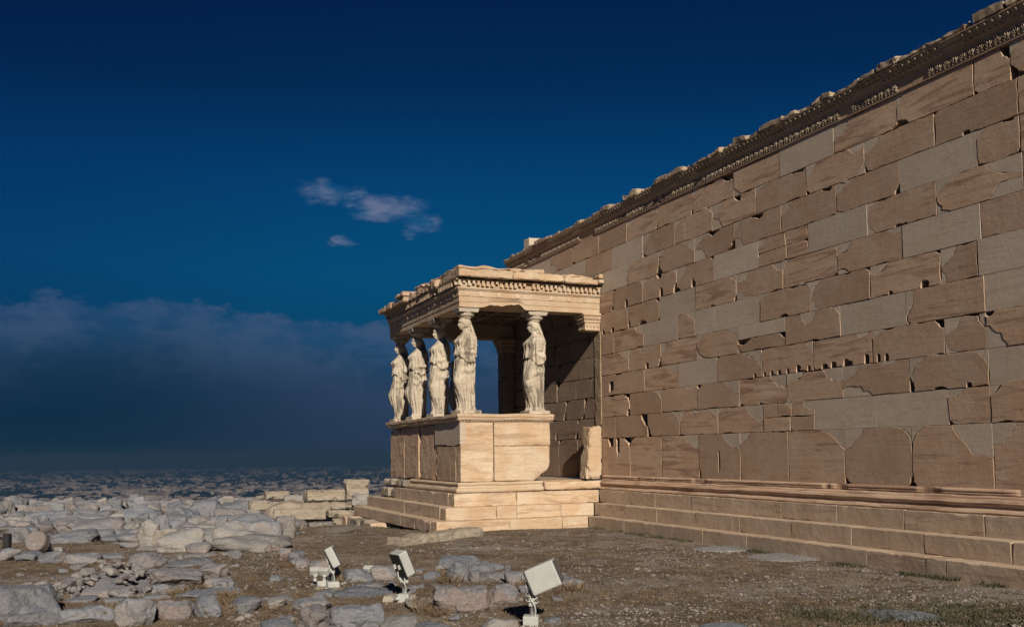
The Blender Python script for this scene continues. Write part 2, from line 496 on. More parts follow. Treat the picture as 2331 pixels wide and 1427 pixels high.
# ------------------------------------------------------------------ the long temple wall
LEV = lambda k: 2.05 + 0.4907 * k
ROWS = {
 -1: "-0.08,1.29,o t.35,.2,.25 t.6,.12,.5 tr.2,.25;1.29,2.62,o tl.2,.2;2.62,3.99,o TR.28,.27;3.99,5.33,o TR.3,.28 bl.05,.3 H.5,.45,.05,.46;5.33,6.67,o TL.17,.2 bl.06,.12;6.67,8.02,o TR.36,.32 br.03,.1;8.02,9.39,o TL.24,.34 TR.22,.2 bl.15,.18 br.12,.28;9.39,10.76,o TL.18,.25 TR.4,.45 bl.08,.15 br.1,.06;10.76,12.1,o TL.2,.3 T.7,.2,.1",
 0: "-0.05,0.63,o;0.63,2.06,o tr.18,.55;2.06,3.33,o bl.14,.6 TR.17,.55;3.33,4.66,o TL.12,.55 T.45,.3,.16 TR.22,.5;4.66,6.03,o TL.12,.2 TR.28,.6;6.03,6.42,o tr.1,.3 ^;6.42,6.79,o TR.4,.5 ^;6.79,7.36,o TR.5,.6 ^;6.03,6.75,o _;6.75,7.36,o bl.3,.2 _;7.36,8.72,n;8.72,10.07,n;10.07,10.76,o TL.38,.22 bl.1,.1;10.76,12.1,o TL.42,.25 TR.25,.2",
 1: "-0.03,1.31,o tr.24,.5 br.1,.3;1.31,2.66,o TR.4,.42;2.66,3.99,o T.8,.2,.1 bl.12,.08;3.99,5.35,o TR.27,.5 tl.1,.1 BR.12,.25;5.35,6.69,o TR.25,.4 bl.1,.06 b.48,.12,.08;6.69,8.05,o TL.25,.35 TR.25,.42 BL.25,.2;8.05,9.41,o TL.22,.42 BL.38,.26 T.7,.24,.12;9.41,10.76,o TL.3,.55 bl.05,.42 TR.2,.45 b.4,.2,.1 b.76,.07,.14;10.76,12.1,n",
 2: "-0.01,1.99,o H.24,.45,.13,.5 t.4,.15,.1;1.99,3.31,o TL.1,.18 TR.25,.3;3.31,4.67,n;4.67,6.03,o tl.08,.12 TR.3,.6 b.85,.06,.16;6.03,7.37,o tl.1,.14 TR.25,.4 b.05,.06,.15 b.2,.06,.17 b.35,.07,.16 b.52,.06,.18 b.72,.06,.2 b.92,.06,.19;7.37,8.71,o bl.04,.3 b.2,.1,.14 b.36,.09,.2 b.6,.16,.32 b.9,.08,.3 T.85,.2,.14;8.71,10.06,o b.08,.06,.26 b.2,.06,.24 TL.12,.2 tr.12,.25;10.06,10.74,o TL.42,.5 BL.24,.42 TR.1,.4;10.74,12.1,o BL.18,.6 tl.1,.1",
 3: "0.01,1.31,o TR.3,.5;1.31,2.67,o T.5,.45,.2 TL.1,.25 br.12,.45 b.58,.1,.26;2.67,4.02,o TL.1,.5;4.02,5.35,o TL.12,.3 BL.2,.5 TR.25,.35;5.35,6.69,n ^;5.35,6.69,o tl.3,.3 BL.12,.5 tr.15,.6 _;6.69,8.04,o TR.15,.3 T.45,.3,.42;8.04,9.39,n;9.39,10.75,o TL.08,.7 BL.1,.1;10.75,12.1,n",
 4: "-0.03,0.64,o;0.64,1.98,o TR.2,.4;1.98,3.33,n;3.33,3.95,o TR.55,.4;3.95,4.65,n;4.65,6.03,n;6.03,7.36,o TL.18,.22 TR.2,.26 b.48,.22,.12;7.36,8.71,o TL.2,.6 BL.26,.35 tr.08,.12;8.71,10.05,o TL.2,.22 b.3,.06,.1 b.78,.1,.18 tr.06,.1;10.05,10.67,o TL.34,.52 BL.1,.36;10.67,12.1,n",
 5: "-0.01,1.32,o TR.6,.34 b.12,.12,.24 b.45,.12,.3;1.32,2.65,o bl.07,.4 br.08,.3 b.47,.28,.2 tr.1,.2;2.65,4,n;4,5.35,o TR.15,.25 br.06,.22 b.42,.1,.06;5.35,6.68,o TL.2,.35 BL.28,.58 TR.15,.3;6.68,8.02,o TL.1,.5 br.12,.1;8.02,9.38,o TL.18,.34 BL.14,.14 TR.15,.16;9.38,10.73,n;10.73,12.1,o b.55,.12,.1",
 6: "-0.18,0.64,o br.14,.3;0.64,1.98,o TR.2,.2 bl.07,.2 b.46,.1,.36 tl.1,.1;1.98,3.34,o TL.2,.4 TR.18,.3 t.5,.16,.2 br.1,.4 b.56,.1,.4;3.34,4.66,o TL.18,.55 bl.1,.18 b.46,.12,.45 tr.1,.1;4.66,6.02,n;6.02,6.78,o TL.2,.5 ^;6.78,7.35,o br.3,.1 ^;6.02,6.8,o tl.1,.2 br.1,.1 _;6.8,7.35,o tr.2,.2 _;7.35,8.69,n;8.69,10.03,o TL.1,.5 BL.11,.45 b.5,.2,.1;10.03,11.4,o TL.22,.45 BL.16,.38 TR.3,.55 BR.28,.35;11.4,12.1,o",
 7: "-0.71,-0.02,n;-0.02,1.33,n;1.33,2.66,o TL.2,.6 TR.25,.2 br.13,.6;2.66,4.01,o TL.14,.3 TR.28,.5 bl.15,.4;4.01,5.35,o TL.25,.5 BL.24,.45 t.5,.3,.14 br.25,.4;5.35,6.69,o TL.2,.5 BL.14,.42 t.5,.3,.22;6.69,8.04,o TL.15,.35 t.85,.2,.12;8.04,9.37,o TL.25,.4 BL.2,.12 br.08,.3;9.37,10.73,n;10.73,11.39,o TL.18,.22 br.15,.15 t.75,.3,.1;11.39,12.1,o",
 8: "-5.66,-4.08,o;-4.08,-2.67,n;-2.67,-0.69,n;-0.69,0.65,o;0.65,2.02,n;2.02,3.31,o TL.2,.5 bl.1,.15;3.31,4.66,o TL.15,.4 TR.24,.25 H.3,.45,.02,.7;4.66,6,o TL.25,.5 BL.18,.45 t.6,.16,.3;6,7.35,o TL.2,.3 t.85,.25,.12;7.35,8.69,o TL.14,.5 TR.2,.15 BR.3,.36 bl.06,.15;8.69,10.04,o TL.18,.35 bl.16,.2;10.04,11.39,o tl.06,.12 b.4,.1,.12;11.39,12.1,o",
 9: "-5.66,-4.23,o;-4.23,-2.73,n;-2.73,-1.36,o TL.2,.1 BL.2,.45 TR.2,.25 br.1,.15;-1.36,-0.01,o bl.12,.25;-0.01,1.34,o TL.12,.4;1.34,2.65,o TL.2,.34 TR.2,.2 br.07,.3;2.65,4,o TL.1,.4 br.06,.3 tr.1,.06;4,5.35,o TL.1,.25 tr.3,.3 t.45,.3,.14;5.35,6.69,o BL.15,.36;6.69,8.03,n;8.03,9.37,o TL.22,.5 br.12,.14;9.37,10.73,o TL.2,.4 bl.18,.2;10.73,11.3,o tr.25,.4 bl.1,.1;11.3,12.1,o TL.3,.3 bl.3,.4",
}

temple = thing('temple_wall', 'long tall wall of brown and pale marble blocks with carved band along its top', 'temple wall', (3.5, 0, 0))


def P_(o, parent):
    """keep world placement under a parent"""
    o.parent = parent
    o.matrix_parent_inverse = Matrix.Translation(parent.location).inverted()
    return o


def jag(a, b, rng, n=7, amp=0.12, bulge=0.0):
    a, b = Vector(a), Vector(b)
    d = b - a
    nn = Vector((-d.y, d.x))
    out = [a]
    for i in range(1, n):
        t = i / n
        out.append(a + d * (t + rng.uniform(-.25, .25) / n) + nn * (bulge * sin(pi * t) + rng.uniform(-amp, amp) * 0.5))
    out.append(b)
    return out


def block_outline(x0, x1, z0, z1, mods, rng):
    """outline of one wall block with its broken corners; also the outlines of the new-marble insets"""
    W, H = x1 - x0, z1 - z0
    patches, holes = [], []
    C = {'BL': (x0, z0, 1, 1), 'BR': (x1, z0, -1, 1), 'TR': (x1, z1, -1, -1), 'TL': (x0, z1, 1, -1)}
    cut, edge = {}, {'B': [], 'T': []}
    for mo in mods:
        k = mo.rstrip('0123456789.,')
        if k in ('^', '_'):
            continue
        a = [float(t) for t in mo[len(k):].split(',')]
        if k == 'H':
            cx, cz, hw, hh = x0 + a[0] * W, z0 + a[1] * H, a[2] * W / 2, a[3] * H / 2
            holes.append([Vector((cx + hw * sx * rng.uniform(.8, 1.1), cz + hh * sz * rng.uniform(.85, 1.1))) for sx, sz in ((-1, -1), (-.2, -1.1), (1, -.7), (1, .2), (.8, 1), (-.9, 1))])
        elif k.upper() in C:
            cut.setdefault(k.upper(), (k.isupper(), a))
        else:
            edge[k.upper()].append((a, k.isupper()))
    loop = []
    seq = ['BL', 'BR', 'TR', 'TL']
    for i, c in enumerate(seq):
        cx, cz, sx, sz = C[c]
        if c in cut:
            new, (w, h) = cut[c]
            if new:
                w, h = max(w, min(.47, w * 1.35)), h * 1.03
            pv = Vector((cx, cz + sz * h * H))      # on the vertical side
            ph = Vector((cx + sx * w * W, cz))      # on the horizontal side
            first, last = (pv, ph) if c in ('BL', 'TR') else (ph, pv)
            pth = jag(first, last, rng, 7, 0.10, rng.choice([-.18, -.06, .1, .16]))
            loop += pth
            if new:
                patches.append(list(reversed(pth)) + [Vector((cx, cz))])
        else:
            loop.append(Vector((cx, cz)))
        if c in ('BL', 'TR'):
            e, z, s = ('B', z0, 1) if c == 'BL' else ('T', z1, -1)
            items = sorted(edge[e], key=lambda q: q[0][0], reverse=(e == 'T'))
            for (f, w, h), new in items:
                mx = x0 + f * W
                hw = w * W / 2
                if new:
                    pts = [(-1, 0), (-.6, .7), (-.1, .95), (.45, 1.0), (.8, .4), (1, 0)]
                else:
                    pts = [(-1, 0), (-.8, rng.uniform(.3, 1)), (-.3, rng.uniform(.6, 1.1)), (.35, rng.uniform(.35, 1)), (.85, rng.uniform(.2, .7)), (1, 0)] if w > .1 else [(-1, 0), (-.85, .9), (-.5, 1.0), (.4, .97), (.92, .75), (1, 0)]
                pth = [Vector((mx + hw * p * rng.uniform(.92, 1.0), z + s * h * H * q)) for p, q in pts]
                if e == 'T':
                    pth = [Vector((2 * mx - p.x, p.y)) for p in pth]
                loop += pth
                if new:
                    patches.append(list(reversed(pth)))
    return loop, patches, holes


def densify(loop, step, amp, seed, lock=None):
    out = []
    n = len(loop)
    for i in range(n):
        a, b = loop[i], loop[(i + 1) % n]
        d = b - a
        L = d.length
        if L < 1e-6:
            continue
        nn = Vector((-d.y, d.x)) / L           # inward for a counter-clockwise outline
        k = max(1, int(L / step))
        for j in range(k):
            q = a + d * (j / k)
            f = fbm(Vector((q.x * 7, q.y * 7, seed)), 4)
            f2 = max(0, fbm(Vector((q.x * 2.5, q.y * 2.5, seed + 9)), 3) - .12)
            out.append(q + nn * amp * (0.5 + f * 1.2 + f2 * 8))
    return out


def slab(outer, holes, yf, depth, bevel, tilt=(0, 0)):
    """extrude an outline in the xz plane: front at y=yf, worn front arris, sides going back by depth"""
    n = len(outer)
    cx = sum(p.x for p in outer) / n
    cz = sum(p.y for p in outer) / n
    Y = lambda p: yf + tilt[0] * (p.x - cx) + tilt[1] * (p.y - cz)
    inner = []
    for i in range(n):
        a, b, c = outer[i - 1], outer[i], outer[(i + 1) % n]
        d = (c - a)
        if d.length < 1e-6:
            inner.append(b.copy())
            continue
        nn = Vector((-d.y, d.x)).normalized()
        inner.append(b + nn * bevel)
    V = [Vector((p.x, Y(p), p.y)) for p in inner]
    V += [Vector((p.x, Y(p) + bevel * 0.8, p.y)) for p in outer]
    V += [Vector((p.x, yf + depth, p.y)) for p in outer]
    Fc = []
    for i in range(n):
        j = (i + 1) % n
        Fc.append((i, n + i, n + j, j))
        Fc.append((n + i, 2 * n + i, 2 * n + j, n + j))
    loops = [[Vector((p.x, p.y, 0)) for p in inner]]
    base = [list(range(n))]
    for h in holes:
        m = len(h)
        k = len(V)
        V += [Vector((p.x, Y(p), p.y)) for p in h]
        V += [Vector((p.x, yf + depth, p.y)) for p in h]
        for i in range(m):
            j = (i + 1) % m
            Fc.append((k + j, k + m + j, k + m + i, k + i))
        loops.append([Vector((p.x, p.y, 0)) for p in h])
        base.append(list(range(k, k + m)))
    flat = [i for b in base for i in b]
    for tri in tessellate_polygon(loops):
        t = [flat[i] for i in tri]
        a, b, c = (V[i] for i in t)
        if (b - a).cross(c - a).y > 0:
            t.reverse()
        Fc.append(tuple(t))
    return V, Fc


pidx = 0
patch_list = []
for row, txt in ROWS.items():
    zb, zt = (1.10, LEV(0)) if row == -1 else (LEV(row), LEV(row + 1))
    for ent in txt.split(';'):
        head, *mods = ent.split(' ')
        a, b, kind = head.split(',')
        x0, x1 = float(a), float(b)
        z0, z1 = zb, zt
        if '^' in mods:
            z0 = zb + .5 * (zt - zb)
        if '_' in mods:
            z1 = zb + .5 * (zt - zb)
        pidx += 1
        rng = random.Random(pidx * 13 + 5)
        g = 0.0015 if kind == 'n' else 0.003
        loop, patches, holes = block_outline(x0 + g, x1 - g, z0 + g * .8, z1 - g * .8, mods, rng)
        yf = rng.uniform(-.003, .003)
        if kind == 'n':
            V, Fc = slab(loop, [], yf + .002, .15, .0025, (rng.uniform(-.001, .001), rng.uniform(-.002, .002)))
            o = link_mesh('marble_block', mesh('marble_block', V, Fc), NEW, temple)
            P_(o, temple)['label'] = 'smooth pale new marble block'
        else:
            out = densify(loop, .04, .0048, pidx)
            V, Fc = slab(out, holes, yf, .15, .0045, (rng.uniform(-.006, .006), rng.uniform(-.008, .008)))
            P_(link_mesh('orthostat' if row == -1 else 'wall_block', mesh('wall_block', V, Fc), OLD, temple), temple)
        for p in patches:
            ar = abs(sum(p[i - 1].x * p[i].y - p[i].x * p[i - 1].y for i in range(len(p)))) / 2
            patch_list.append((ar, p, yf + .003))
patch_list.sort(key=lambda t: -t[0])
rest = MB()
for i, (ar, p, yf) in enumerate(patch_list):
    ar2 = sum(p[i_ - 1].x * p[i_].y - p[i_].x * p[i_ - 1].y for i_ in range(len(p)))
    if ar2 < 0:
        p = list(reversed(p))
    V, Fc = slab(p, [], yf, .14, .0015)
    if i < 98:
        P_(link_mesh('marble_patch', mesh('marble_patch', V, Fc), NEW, temple), temple)
    else:
        rest.add(V, Fc)
if rest.v:
    o = P_(rest.build('marble_patch', NEW, temple), temple)
    o['kind'] = 'stuff'

core = MB().box(-5.66, 12.1, .135, 1.1, 1.10, LEV(10) + .0)
core.box(-5.66, 12.1, .0, 1.1, -.1, .60)
P_(core.build('wall_core', CORE, temple), temple)

# inner part of the wall, seen through the porch
iw = MB()
for row in range(-1, 8):
    zb, zt = (1.10, LEV(0)) if row == -1 else (LEV(row), LEV(row + 1))
    x = -5.64
    xx = [-5.64]
    while x < -.4:
        x += random.Random(row * 7 + int(x * 10)).uniform(.75, 1.35)
        xx.append(min(x, -.02))
    xx[-1] = -.02 if row != 6 else -.2
    if row == 7:
        xx = [t for t in xx if t < -.9] + [-.72]
    for a, b in zip(xx, xx[1:]):
        if b - a < .05:
            continue
        rng = random.Random(int(a * 100) + row * 31)
        md = []
        if rng.random() < .4:
            md.append('br%.2f,%.2f' % (rng.uniform(.06, .18), rng.uniform(.2, .6)))
        if rng.random() < .3:
            md.append('tl%.2f,%.2f' % (rng.uniform(.06, .2), rng.uniform(.2, .5)))
        loop, _p, _h = block_outline(a + .005, b - .005, zb + .004, zt - .004, md, rng)
        V, Fc = slab(densify(loop, .06, .005, row + a), [], rng.uniform(-.004, .004), .15, .008, (rng.uniform(-.006, .006), rng.uniform(-.008, .008)))
        iw.add(V, Fc)
P_(iw.build('inner_wall', SOOT_SHADE, temple), temple)

# base moulding and three steps along the wall
def wave(amp, seed=0.0, sc=1.6):
    def d(co, o):
        k = amp * fbm(co * sc + Vector((seed, 0, 0)), 4)
        return co + Vector((0, k * .6, k))
    return d


V, Fc = sweep([(-.1, .862), (.175, .862), (.19, .885), (.17, .915), (.13, .93), (.125, .965), (.15, .985), (.16, 1.01), (.14, 1.045), (.09, 1.055), (.085, 1.075), (.06, 1.098), (-.1, 1.098)],
              [(12.1, 0), (.05, 0)], .09, True, wave(.012, 3))
P_(link_mesh('base_moulding', mesh('base_moulding', V, Fc), OLD, temple), temple)
V, Fc = sweep([(.0, 1.105), (.03, 1.105), (.045, 1.12), (.036, 1.14), (.05, 1.155), (.042, 1.175), (.012, 1.19), (.0, 1.19)],
              [(12.1, 0), (.05, 0)], .05, True, lambda co, o: co + Vector((0, max(0, o) * .9 * ss(.1, .4, fbm(Vector((co.x * 1.1, 4, 2)), 3)), 0)))
P_(link_mesh('base_torus', mesh('base_torus', V, Fc), OLD, temple), temple)
STEPZ = [(.575, .862), (.305, .582), (.0, .312)]
STEPD = [.235, .53, .84]
for i, joints in enumerate([[1.60, 2.69, 4.04, 5.39, 6.73, 8.07, 9.43, 10.77], [1.89, 3.23, 4.60, 5.97, 7.34, 8.69, 10.05, 11.41], [2.44, 4.13, 5.3, 6.57, 7.95, 9.32, 10.36, 10.69]]):
    xs = [STEPD[i] + .006] + joints + [12.1]
    z0, z1 = STEPZ[i]
    for j, (a, b) in enumerate(zip(xs, xs[1:])):
        r = random.Random(i * 50 + j)
        P_(rbox('step_block', STEP, temple, a + .001, b - .001, -STEPD[i] + r.uniform(-.002, .002), -STEPD[i] + .45, z0 - (.15 if i == 2 else 0), z1 + r.uniform(-.002, .002),
                seed=i * 20 + j, amp=.005, step=.07, chip=.016, bevel=.003), temple)

# carved frieze, two rows of egg moulding and the broken crown
V, Fc = sweep([(-.2, LEV(10) + .004), (.016, LEV(10) + .004), (.022, LEV(10) + .012), (.022, LEV(10) + .026), (.012, LEV(10) + .03), (.012, 7.175), (.026, 7.18), (.026, 7.196), (-.2, 7.196)],
              [(12.1, 0), (-5.66, 0), (-5.66, .9)], .1, True, lambda co, o: co + Vector((0, max(0, o) * 1.0 * ss(.18, .42, fbm(Vector((co.x * .8, 9, 2)), 3)), 0)))
fr = P_(link_mesh('frieze', mesh('frieze', V, Fc), OLD, temple), temple)


def leaf(mb, c, ang, L, wid, out):
    """one petal standing off the frieze"""
    d = Vector((sin(ang), 0, cos(ang)))
    s = Vector((cos(ang), 0, -sin(ang)))
    o = Vector((0, -out, 0))
    c = Vector(c)
    tip = c + d * L
    m = c + d * L * .62
    mb.add([c - s * wid * .35, c + s * wid * .35, m + s * wid * .6, tip, m - s * wid * .6, c + o * .5, m + o, tip + o * .55],
           [(0, 5, 1), (1, 5, 6, 2), (2, 6, 7, 3), (3, 7, 6, 4), (4, 6, 5, 0)])


pal = MB()
x = -5.56
k = 0
while x < 12.0:
    r = random.Random(k)
    dmg = fbm(Vector((x * .8, 9, 2)), 3)
    if dmg < .22 and not (9.45 < x < 10.05):
        zc = LEV(10) + .05
        if k % 2 == 0:
            for a, L in ((-1.15, .06), (-.75, .085), (-.36, .10), (0, .115), (.36, .10), (.75, .085), (1.15, .06)):
                leaf(pal, (x + a * .012, -.012, zc + .01), a, L * r.uniform(1.0, 1.2), .02, .026)
        else:
            for a, L in ((-.5, .085), (-.2, .105), (.2, .105), (.5, .085)):
                leaf(pal, (x + a * .02, -.012, zc + .005), a, L * r.uniform(1.0, 1.2), .026, .03)
        for sx in (-1, 1):       # small volutes
            cx_ = x + sx * .036
            ring = []
            for q in range(8):
                an = q * pi / 4
                ring.append((cx_ + .019 * cos(an), -.012, zc + .0 + .019 * sin(an)))
            pal.add(ring + [(cx_, -.036, zc)], [(q, (q + 1) % 8, 8) for q in range(8)])
    x += .137
    k += 1
P_(pal.build('palmette_relief', DARKM, temple), temple)


def egg_row(name, y_in, y_out, z0, z1, pitch, mat, xa, xb, seed, ret=True):
    path = [(xb, 0), (xa, 0)] + ([(xa, .9)] if ret else [])
    V, Fc = sweep([(-.2, z0), (y_in, z0), (y_in + .012, z0 + .008), (y_in + .015, z0 + .02), (y_out - .01, z1 - .02), (y_out + .012, z1 - .016), (y_out + .012, z1), (-.2, z1)],
                  path, .12, True, wave(.005, seed))
    mb = MB().add(V, Fc)
    x = xa + .05
    while x < xb:
        if fbm(Vector((x * 1.3, seed, 3)), 3) < .3:
            cy, cz, rx, rz = -(y_in * .45 + y_out * .55) + .012, (z0 + z1) / 2 - .004, pitch * .3, (z1 - z0) * .4
            vs, fs = [], []
            for a in range(7):
                th = a * pi / 6
                for b in range(4):
                    ph = b * pi / 2 / 3 * .98
                    u = cos(ph)
                    vs.append((x + rx * cos(th * 2) * u, cy - .042 * sin(ph) - .0, cz + rz * sin(th * 2) * u))
            for a in range(6):
                for b in range(3):
                    fs.append((a * 4 + b, a * 4 + b + 1, (a + 1) * 4 + b + 1, (a + 1) * 4 + b))
            mb.add(vs, fs)
        x += pitch
    o = link_mesh(name, mesh(name, mb.v, mb.f), mat, None)
    return o


P_(egg_row('egg_moulding', .026, .062, 7.197, 7.272, .098, DARKM, -5.66, 12.1, 1.0), temple)
P_(egg_row('egg_moulding', .058, .108, 7.274, 7.365, .118, DARKM, -5.66, 12.1, 2.0), temple)
seg = [-5.78, -4.75, -4.2, -3.5, -2.4, -1.95, -1.2, -.75, -.1, .35, .75, 1.4, 2.05, 2.75, 3.9, 4.75, 5.15, 5.5, 5.95, 6.3, 6.95, 7.3, 7.75, 8.15, 8.75, 9.1, 9.55, 10.85, 11.35, 12.1]
tops = [.05, .06, .04, .08, .05, .02, .06, .03, .05, .09, .0, .10, -.02, .09, .02, .07, .05, .09, .03, .08, .06, .03, .085, .02, .07, .10, .03, .115, .06]
for i, (a, b) in enumerate(zip(seg, seg[1:])):
    t = tops[i % len(tops)]
    r = random.Random(i + 90)
    V, Fc = rough_box(a + .004, b - .004, -.115 - .03 * r.random() - (.02 if t > .06 else 0), .75, 7.367, 7.40 + max(.01, t), seed=i + 300, amp=.022, step=.07, chip=.05, bevel=.016)
    # weathered upper surface falling forward
    V = [Vector((v.x, v.y, v.z + (.05 * fbm(Vector((v.x * 3, v.y * 3, i)), 4) + .05 * (v.y + .1) if v.z > 7.39 else 0))) for v in V]
    P_(link_mesh('cornice_block', mesh('cornice_block', V, Fc), DARKM, temple), temple)
o = P_(rbox('coping_block', NEW, temple, -4.62, -4.25, .05, .75, 7.42, 7.80, seed=77, amp=.01, chip=.02), temple)
o['label'] = 'pale square block standing on the wall top above the porch'

# ------------------------------------------------------------------ the porch
XW, YS = -5.78, -3.56
porch = thing('porch', 'square marble porch with six draped female statues holding up its roof', 'porch', (XW / 2, YS / 2, 0))


def PP(name, V, Fc, mat, smooth=False, parent=porch):
    return P_(link_mesh(name, mesh(name, V, Fc), mat, parent, smooth), parent)


def pbox(name, mat, *a, **k):
    V, Fc = rough_box(*a, **k)
    return PP(name, V, Fc, mat)


# core and floor
cm = MB().box(XW + .3, -.34, YS + .34, -.02, .2, 1.09)
PP('floor', cm.v, cm.f, CORE)
# steps: south run with the corner block, east run, short west return
for i in range(3):
    z0, z1 = STEPZ[i]
    d = STEPD[i]
    dep = .42
    sj = [[-3.963, -2.932], [-2.62, -1.24, -.0], [-5.19, -1.89, -.725]][i]
    ej = [[-2.308], [-2.917, -2.437, -1.359], [-2.737, -1.481]][i]
    xs = [XW - d] + sj + [d - dep]
    if i == 0:
        xs = [-4.55] + sj + [d - dep]
    lo = .05 if i == 2 else z0
    for j, (a, b) in enumerate(zip(xs, xs[1:])):
        pbox('step_block', STEP, a + .002, b - .002, YS - d, YS - d + dep, lo, z1, seed=400 + i * 20 + j, amp=.006, step=.07, chip=.035 if (j == len(xs) - 2) else .014, bevel=.003)
    ys = [YS - d] + ej + [-STEPD[i] - .004 if i else -.24]
    for j, (a, b) in enumerate(zip(ys, ys[1:])):
        pbox('step_block', LIT, d - dep, d - .003, a + .002, b - .002, lo, z1 - .002, seed=440 + i * 20 + j, amp=.004, step=.06, chip=.05 if j == 0 else .012, bevel=.003)
    pbox('step_block', STEP, XW - d, XW - d + dep, YS - d + dep + .005, -.05, lo, z1, seed=470 + i, amp=.006, step=.12, chip=.04, bevel=.012)
# two worn blocks where the first step is broken at its west end
pbox('step_block', TAN, XW - .24, -5.1, YS - .26, YS + .2, .59, .86, seed=481, amp=.03, step=.06, chip=.08, bevel=.03)
pbox('step_block', TAN, -5.08, -4.6, YS - .20, YS + .2, .585, .83, seed=482, amp=.04, step=.06, chip=.10, bevel=.04)
# rough foundation under the south-west
for j, (a, b, c) in enumerate([(-7.3, -6.2, .0), (-6.18, -5.6, .02), (-5.58, -4.7, -.03), (-4.68, -4.2, .03), (-4.1, -3.2, -.06)]):
    pbox('foundation_block', TAN if j in (2, 3) else STEP, a, b - .02, -4.72 + c, -4.0, -.55, .045 + .02 * (j % 2), seed=500 + j, amp=.02, step=.08, chip=.07, bevel=.02)
# base moulding round the parapet (broken short on the east)
prof = [(-.12, .866), (.13, .866), (.155, .885), (.16, .92), (.145, .955), (.10, .975), (.085, 1.01), (.10, 1.03), (.11, 1.055), (.095, 1.08), (.05, 1.096), (-.12, 1.096)]
V, Fc = sweep(prof, [(0, -1.62), (0, YS), (-3.6, YS)], .07, True, wave(.012, 8))
PP('base_moulding', V, Fc, LIT)
pbox('base_moulding', TAN, -5.0, -3.85, YS - .16, YS + .15, .868, 1.08, seed=520, amp=.04, step=.06, chip=.09, bevel=.05)
pbox('base_moulding', TAN, XW - .14, -5.05, YS - .17, YS + .15, .868, 1.09, seed=521, amp=.03, step=.06, chip=.09, bevel=.05)
pbox('threshold', LIT, -.6, .12, -1.58, -.05, .866, 1.075, seed=522, amp=.02, step=.07, chip=.05, bevel=.03)
# parapet slabs
for j, (a, b, z0, z1) in enumerate([(XW, -4.43, 1.1, 2.43), (-4.38, -3.16, 1.1, 2.43), (-3.10, -1.78, 1.1, 2.43), (-1.72, -.32, 1.1, 1.93)]):
    V, Fc = rough_box(a, b, YS + (.0 if j != 2 else .02), YS + .3, z0, z1, seed=530 + j, amp=.014, step=.07, chip=.06, bevel=.014)
    PP('parapet_slab', V, Fc, OLD)
pbox('parapet_slab', NEW, -1.78, .008, YS - .012, YS + .14, 1.935, 2.43, seed=536, amp=.002, step=.1, chip=.004, bevel=.004)
pbox('parapet_slab', LIT, -.30, .0, YS + .004, -2.77, 1.1, 2.43, seed=537, amp=.010, step=.07, chip=.02, bevel=.008)
pbox('parapet_slab', LIT, -.30, .002, -2.755, -1.36, 1.895, 2.43, seed=538, amp=.006, step=.07, chip=.02, bevel=.008)
V, Fc = rough_box(-.30, .004, -2.755, -1.38, 1.1, 1.89, seed=539, amp=.009, step=.06, chip=.03, bevel=.012)
V = [Vector((v.x - .05 * ss(1.6, 1.1, v.z) * ss(-1.9, -1.38, v.y), v.y - .22 * ss(1.55, 1.1, v.z) ** 2 * ss(-1.9, -1.38, v.y), v.z + .09 * ss(-1.75, -1.38, v.y) * ss(1.4, 1.1, v.z))) for v in V]
PP('parapet_slab', V, Fc, LIT)
pbox('parapet_slab', OLD, XW, XW + .3, YS + .31, -.05, 1.1, 2.43, seed=541, amp=.012, step=.12, chip=.04, bevel=.012)


def eggs_on(mb, p0, p1, nrm, z, pitch, rx, rz, out, skip=0.0, seed=0):
    p0, p1 = Vector(p0), Vector(p1)
    L = (p1 - p0).length
    d = (p1 - p0) / L
    k = int(L / pitch)
    for i in range(k):
        if random.Random(i + seed).random() < skip:
            continue
        c = p0 + d * ((i + .5) * L / k)
        vs, fs = [], []
        for a in range(8):
            for b in range(4):
                ph = b * pi / 6
                q = c + d * (rx * cos(a * pi / 4) * cos(ph))
                q = Vector((q.x + nrm[0] * out * sin(ph), q.y + nrm[1] * out * sin(ph), z + rz * sin(a * pi / 4) * cos(ph)))
                vs.append(q)
        for a in range(8):
            for b in range(3):
                fs.append((a * 4 + b, ((a + 1) % 8) * 4 + b, ((a + 1) % 8) * 4 + b + 1, a * 4 + b + 1))
        mb.add(vs, fs)


cap = [(-.36, 2.434), (.015, 2.434), (.02, 2.455), (.055, 2.465), (.075, 2.50), (.085, 2.535), (.105, 2.545), (.105, 2.60), (.09, 2.612), (-.36, 2.612)]
V, Fc = sweep(cap, [(0, -1.30), (0, YS), (XW, YS), (XW, -.05)], .09, True, wave(.012, 4))
mb = MB().add(V, Fc)
eggs_on(mb, (.045, -2.55, 0), (.045, -1.30, 0), (1, 0), 2.497, .082, .032, .034, .045)
eggs_on(mb, (.045, YS, 0), (.045, YS + .25, 0), (1, 0), 2.497, .082, .032, .034, .045)
eggs_on(mb, (XW, YS - .045, 0), (.04, YS - .045, 0), (0, -1), 2.497, .10, .036, .034, .045, .1, 3)
PP('parapet_cap', mb.v, mb.f, LIT)

# architrave: three fasciae, broken along its lower edge on the east side
ar = [(-.46, 5.012), (.0, 5.012), (.0, 5.125), (.012, 5.13), (.012, 5.25), (.026, 5.255), (.026, 5.375), (.045, 5.385), (.055, 5.405), (.075, 5.42), (.075, 5.452), (-.46, 5.452)]


def arch_disp(co, o):
    if co.x > -.25 and o > -.1 and co.z < 5.2 and -3.1 < co.y < -1.95:
        k = ss(-3.12, -2.7, co.y) * ss(-1.93, -2.1, co.y)
        f = k * (.07 + .06 * fbm(co * 3, 4) + .05 * ss(-2.5, -2.2, co.y))
        co = co + Vector((-f * .35, 0, f * (1 if co.z < 5.1 else .35)))
    k = .006 * fbm(co * 3, 3)
    return co + Vector((k, k, 0))


